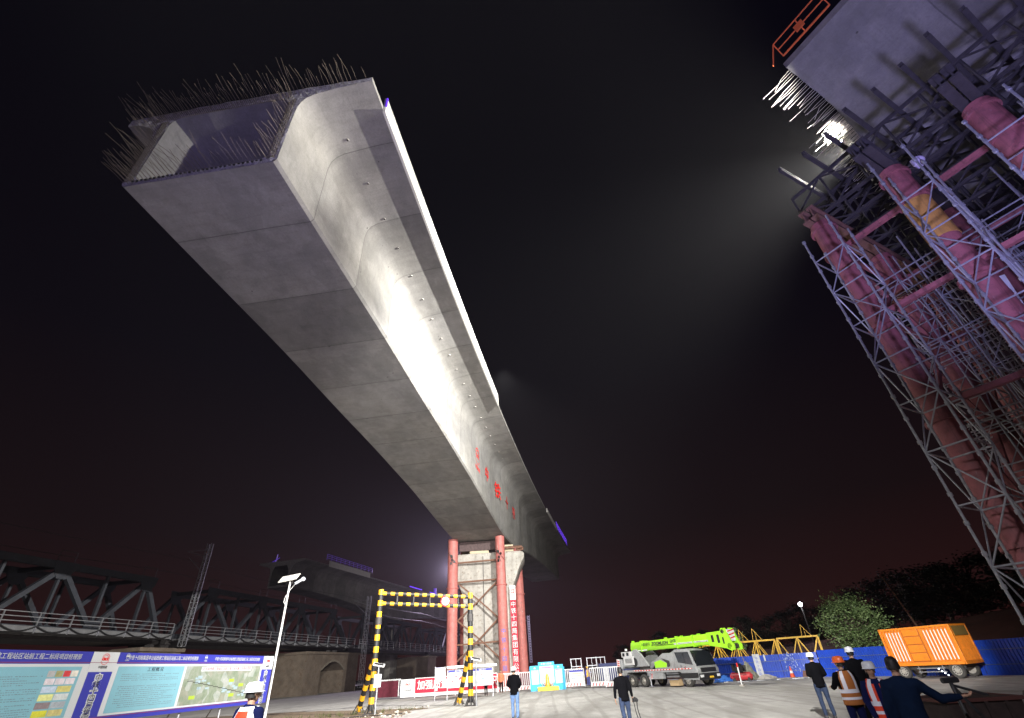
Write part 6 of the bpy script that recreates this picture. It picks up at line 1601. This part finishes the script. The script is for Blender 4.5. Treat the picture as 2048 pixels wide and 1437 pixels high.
    if hat:
        b = MB(); nn_ = 24; R_ = []
        for a, r_ in ((0, 1.0), (.25, .99), (.5, .94), (.75, .82), (.95, .62), (1.1, .4), (1.25, .18)):
            z = .115 * math.sin(min(a * 1.25, PI / 2)); R_.append([T @ V((.108 * r_ * math.cos(2 * PI * k / nn_), .128 * r_ * math.sin(2 * PI * k / nn_), z)) + hc + V((0, .01, .035)) for k in range(nn_)])
        b.loft(R_)
        br = []
        for r_, z in ((1.0, .0), (1.12, -.008), (1.12, -.016), (1.0, -.01)):
            br.append([T @ V((.108 * r_ * math.cos(2 * PI * k / nn_), .128 * r_ * math.sin(2 * PI * k / nn_) * (1 if math.sin(2 * PI * k / nn_) > 0 else 1 + .16 * (r_ - 1) / .12), z)) + hc + V((0, .01, .035)) for k in range(nn_)])
        b.loft(br, cap=False)
        b.bar(T @ V((0, -.1, .07)) + hc + V((0, .01, .035)), T @ V((0, .09, .1)) + hc + V((0, .01, .035)), .03, .02)
        b.build('helmet', hat, t, smooth=True)
    if hair:
        b = MB(); n2 = 22; R_ = []; z_lo = -.05 if hat else -.045
        for j in range(9):
            q = j / 8; z = (z_lo + (0 - z_lo) * q * 3 if q < .33 else .122 * math.sin((q - .33) / .67 * 1.5)) if not hat else z_lo + .09 * q; e_ = max(0.0, 1 - (max(z, 0) / .1245) ** 3.2) ** .5
            R_.append([T @ V((.086 * e_ * math.cos(2 * PI * k / n2), max(.106 * e_ * math.sin(2 * PI * k / n2), -.085 if z > .05 else -.01), z)) + hc + V((0, .008, .0)) for k in range(n2)])
        b.loft(R_); hr = b.build('hair', HAIR, t, smooth=True)
        if not hat:
            for v in hr.data.vertices: v.co += v.normal * .01 * noise.noise(v.co * 40)
    return t
NAVY = mat('navy_cloth', (.008, .011, .06), .9, var=.2, scale=8, spec=.1); BLK = mat('black_cloth', (.0035, .0035, .005), .9, spec=.08); DKB = mat('dark_blue_cloth', (.004, .011, .032), .9, var=.2, scale=8, spec=.1)
JEAN = mat('blue_jeans', (.13, .22, .42), .85, var=.3, scale=14); DJEAN = mat('dark_jeans', (.02, .035, .08), .85, var=.3, scale=14); GREYT = mat('dark_grey_cloth', (.03, .03, .04), .85)
HIV = mat('red_orange_vest', (.80, .06, .02), .75); REFL = mat('reflective_tape', (.8, .8, .88), .35); OLV = mat('amber_vest', (.42, .14, .03), .75); ORC = mat('orange_cloth', (.85, .16, .08), .8)
HW = M_WHITE; HWm = mat('white_helmet', (.75, .77, .82), .3); HO = mat('orange_helmet', (.75, .14, .03), .35); YV = mat('yellow_vest', (.8, .5, .03), .7); BLC = mat('blue_cloth', (.06, .08, .45), .8); PURT = mat('blue_work_trousers', (.07, .09, .3), .8)
w1 = person((-3.93, 7.88, 0), 20, 1.62, 'worker in white helmet and bright orange vest with white bands, back turned, before the signboard', NAVY, NAVY, HWm, None, turn=-.5)
# back-view vest with white border
def back_vest(t):
    b = MB(); nV = 32; zs_ = [.86 + .6 * i / 24 for i in range(25)]; vs = []; fs = []; ms = []
    for z in zs_:
        q = (z - .86) / .6; rx_ = .2 - .0 * q if z < 1.34 else .2 - (z - 1.34) * .55; ry_ = .15 - .01 * q if z < 1.34 else .14 - (z - 1.34) * .35
        vs += [(rx_ * math.cos(2 * PI * k / nV), ry_ * math.sin(2 * PI * k / nV) + .005, z) for k in range(nV)]
    for j in range(24):
        z = (zs_[j] + zs_[j + 1]) / 2
        for k in range(nV):
            x_ = math.cos(2 * PI * (k + .5) / nV); y_ = math.sin(2 * PI * (k + .5) / nV)
            if z > 1.12 and abs(x_) > .9: continue
            mi = 0
            if abs(x_) > .6 and z > 1.04: mi = 1
            if z > 1.42: mi = 1
            if 1.04 < z < 1.12 or z < .97: mi = 1
            fs.append((j * nV + k, j * nV + (k + 1) % nV, (j + 1) * nV + (k + 1) % nV, (j + 1) * nV + k)); ms.append(mi)
    vb = MB(); vb.v = vs; vb.f = fs; vb.m = ms; o = vb.build('v', [HIV, M_WHITE], None, fix=False); me = baked(o, [('SOLIDIFY', dict(thickness=.012, offset=1.0))]); bpy.data.objects.remove(o)
    for p in me.polygons: p.use_smooth = True
    v = link(bpy.data.objects.new('safety_vest', me), t)
    glyphs('中铁十四局', .045, mat('vest_print', (.35, .04, .06), .7), (0, .166, 1.26), (-1, 0, 0), (0, 0, 1), v, world=False, depth=.001)
back_vest(w1)
w2 = person((-.78, 22.4, 0), 8, 1.66, 'man in white helmet, black jacket and pale blue jeans walking away in mid yard', BLK, JEAN, HWm, None, stride=.10, turn=-.6, armL=[(.185, 0, 1.4), (.27, .0, 1.14), (.16, -.17, 1.02)], armR=[(-.185, 0, 1.4), (-.27, .0, 1.14), (-.16, -.17, 1.02)])
w3 = person((2.52, 16.4, 0), -5, 1.47, 'bareheaded man in black jacket holding a camera low in his right hand', BLK, DJEAN, None, None, stride=-.12, armR=[(-.185, 0, 1.4), (-.25, .02, 1.14), (-.3, -.08, .9)], armL=[(.185, 0, 1.4), (.27, .02, 1.13), (.29, .0, .88)])
cm = thing('camera', 'black camera with dangling strap held by the man in the black jacket', 'camera', (2.8, 16.3, .7), .3)
b = MB(); b.box((0, 0, 0), (.13, .09, .09)); b.tube([(0, -.04, 0), (0, -.13, 0)], .036, 14); b.box((0, 0, .055), (.05, .05, .03)); b.build('camera_body', M_BLACK, cm, bevel=.008)
b = MB(); b.tube([(-.05, 0, -.03), (-.02, 0, -.3), (.05, 0, -.55), (.1, 0, -.6), (.09, 0, -.45), (.04, 0, -.2), (.05, 0, 0)], .012, 6); b.build('strap', M_WHITE if False else M_BLACK, cm)
w4 = person((-2.8, 48.6, 0), 180, 1.62, 'man in orange vest and black trousers facing the camera beside the slogan banner', ORC, BLK, None, None)
w5 = person((8.05, 16.35, 0), 15, 1.50, 'man in white helmet, black jacket and blue jeans, leftmost of the group at right', BLK, DJEAN, HWm, None, stride=.05, turn=.3, armL=[(.185, 0, 1.4), (.25, -.02, 1.14), (.12, -.2, 1.1)], armR=[(-.185, 0, 1.4), (-.26, -.0, 1.14), (-.14, -.2, 1.08)])
w6 = person((5.95, 11.05, 0), 0, 1.43, 'man in orange helmet and amber vest seen from behind in the group at right', BLK, NAVY, HO, (OLV, REFL, True), turn=.5, armL=[(.185, 0, 1.4), (.28, -.05, 1.18), (.2, -.28, 1.16)])
w7 = person((7.95, 14.1, 0), 25, 1.57, 'tall man in white helmet and all black clothes behind the amber vest', BLK, BLK, HWm, None, stride=.08)
w8 = person((5.2, 8.87, 0), 205, 1.37, 'man in white helmet and red orange vest facing the camera', NAVY, NAVY, HWm, (HIV, REFL, True), turn=.25, armR=[(-.185, 0, 1.4), (-.26, -.02, 1.13), (-.2, -.12, .88)])
w9 = person((4.52, 7.2, 0), 40, 1.46, 'bareheaded man in dark blue jacket reaching for the black tripod', DKB, BLK, None, None, turn=.2, armR=[(-.185, 0, 1.4), (-.40, -.14, 1.2), (-.62, -.3, 1.22)])
w10 = person((4.9, 50.9, 0), 150, 1.42, 'worker in yellow helmet, yellow vest and blue clothes behind the white barriers', BLC, PURT, MATS['helmet_yellow'], (YV, YV, True), armL=[(.185, 0, 1.4), (.25, -.15, 1.2), (.2, -.38, 1.2)])
w11 = person((4.35, 52.0, 0), 200, 1.38, 'worker in orange helmet bending behind the barrier notice', mat('grey_blue_cloth', (.16, .2, .26), .8), PURT, HO, None)
w12 = person((-3.75, 44.4, 0), 180, 1.2, 'shadowy person in dark clothes mostly hidden behind the roofed notice boards', BLK, BLK, None, None)
# tripod in front of the dark blue jacket man
tp = thing('tripod', 'black photo tripod leaning beside the man in the dark blue jacket', 'tripod', (5.3, 7.5, 0))
tpz = V((.05, .0, 1.12))
for k, (x, y) in enumerate(((-.12, -.35), (.62, -.2), (.35, .35))):
    b = MB(); b.tube([tpz, V((x * .5, y * .5, .56)), V((x, y, 0))], [.02, .017, .012], 8); b.build('leg', M_BLACK, tp)
b = MB(); b.tube([tpz - V((.1, 0, -.05)), tpz + V((.1, 0, .05))], .03, 10); b.tube([tpz - V((0, 0, .04)), tpz + V((0, 0, .06))], .022, 8); b.tube([tpz, tpz + V((.35, -.05, -.12))], .016, 8); b.build('pan_head', M_BLACK, tp)

# ------------------------------------------------------------------ night haze
HZ = MB(); HZ.box((0, 120, 24.5), (420, 400, 53)); hz_o = HZ.build('haze', bpy.data.materials.new('haze_air'), None)
m = hz_o.data.materials[0]; m.use_nodes = True; nt = m.node_tree; nt.nodes.clear(); o_ = nt.nodes.new('ShaderNodeOutputMaterial'); pv = nt.nodes.new('ShaderNodeVolumePrincipled'); pv.inputs['Density'].default_value = .0002; pv.inputs['Color'].default_value = (.75, .75, .8, 1); pv.inputs['Anisotropy'].default_value = .5
nt.links.new(pv.outputs[0], o_.inputs['Volume']); tag(hz_o, 'thin night haze over the building site', 'haze', kind='stuff')
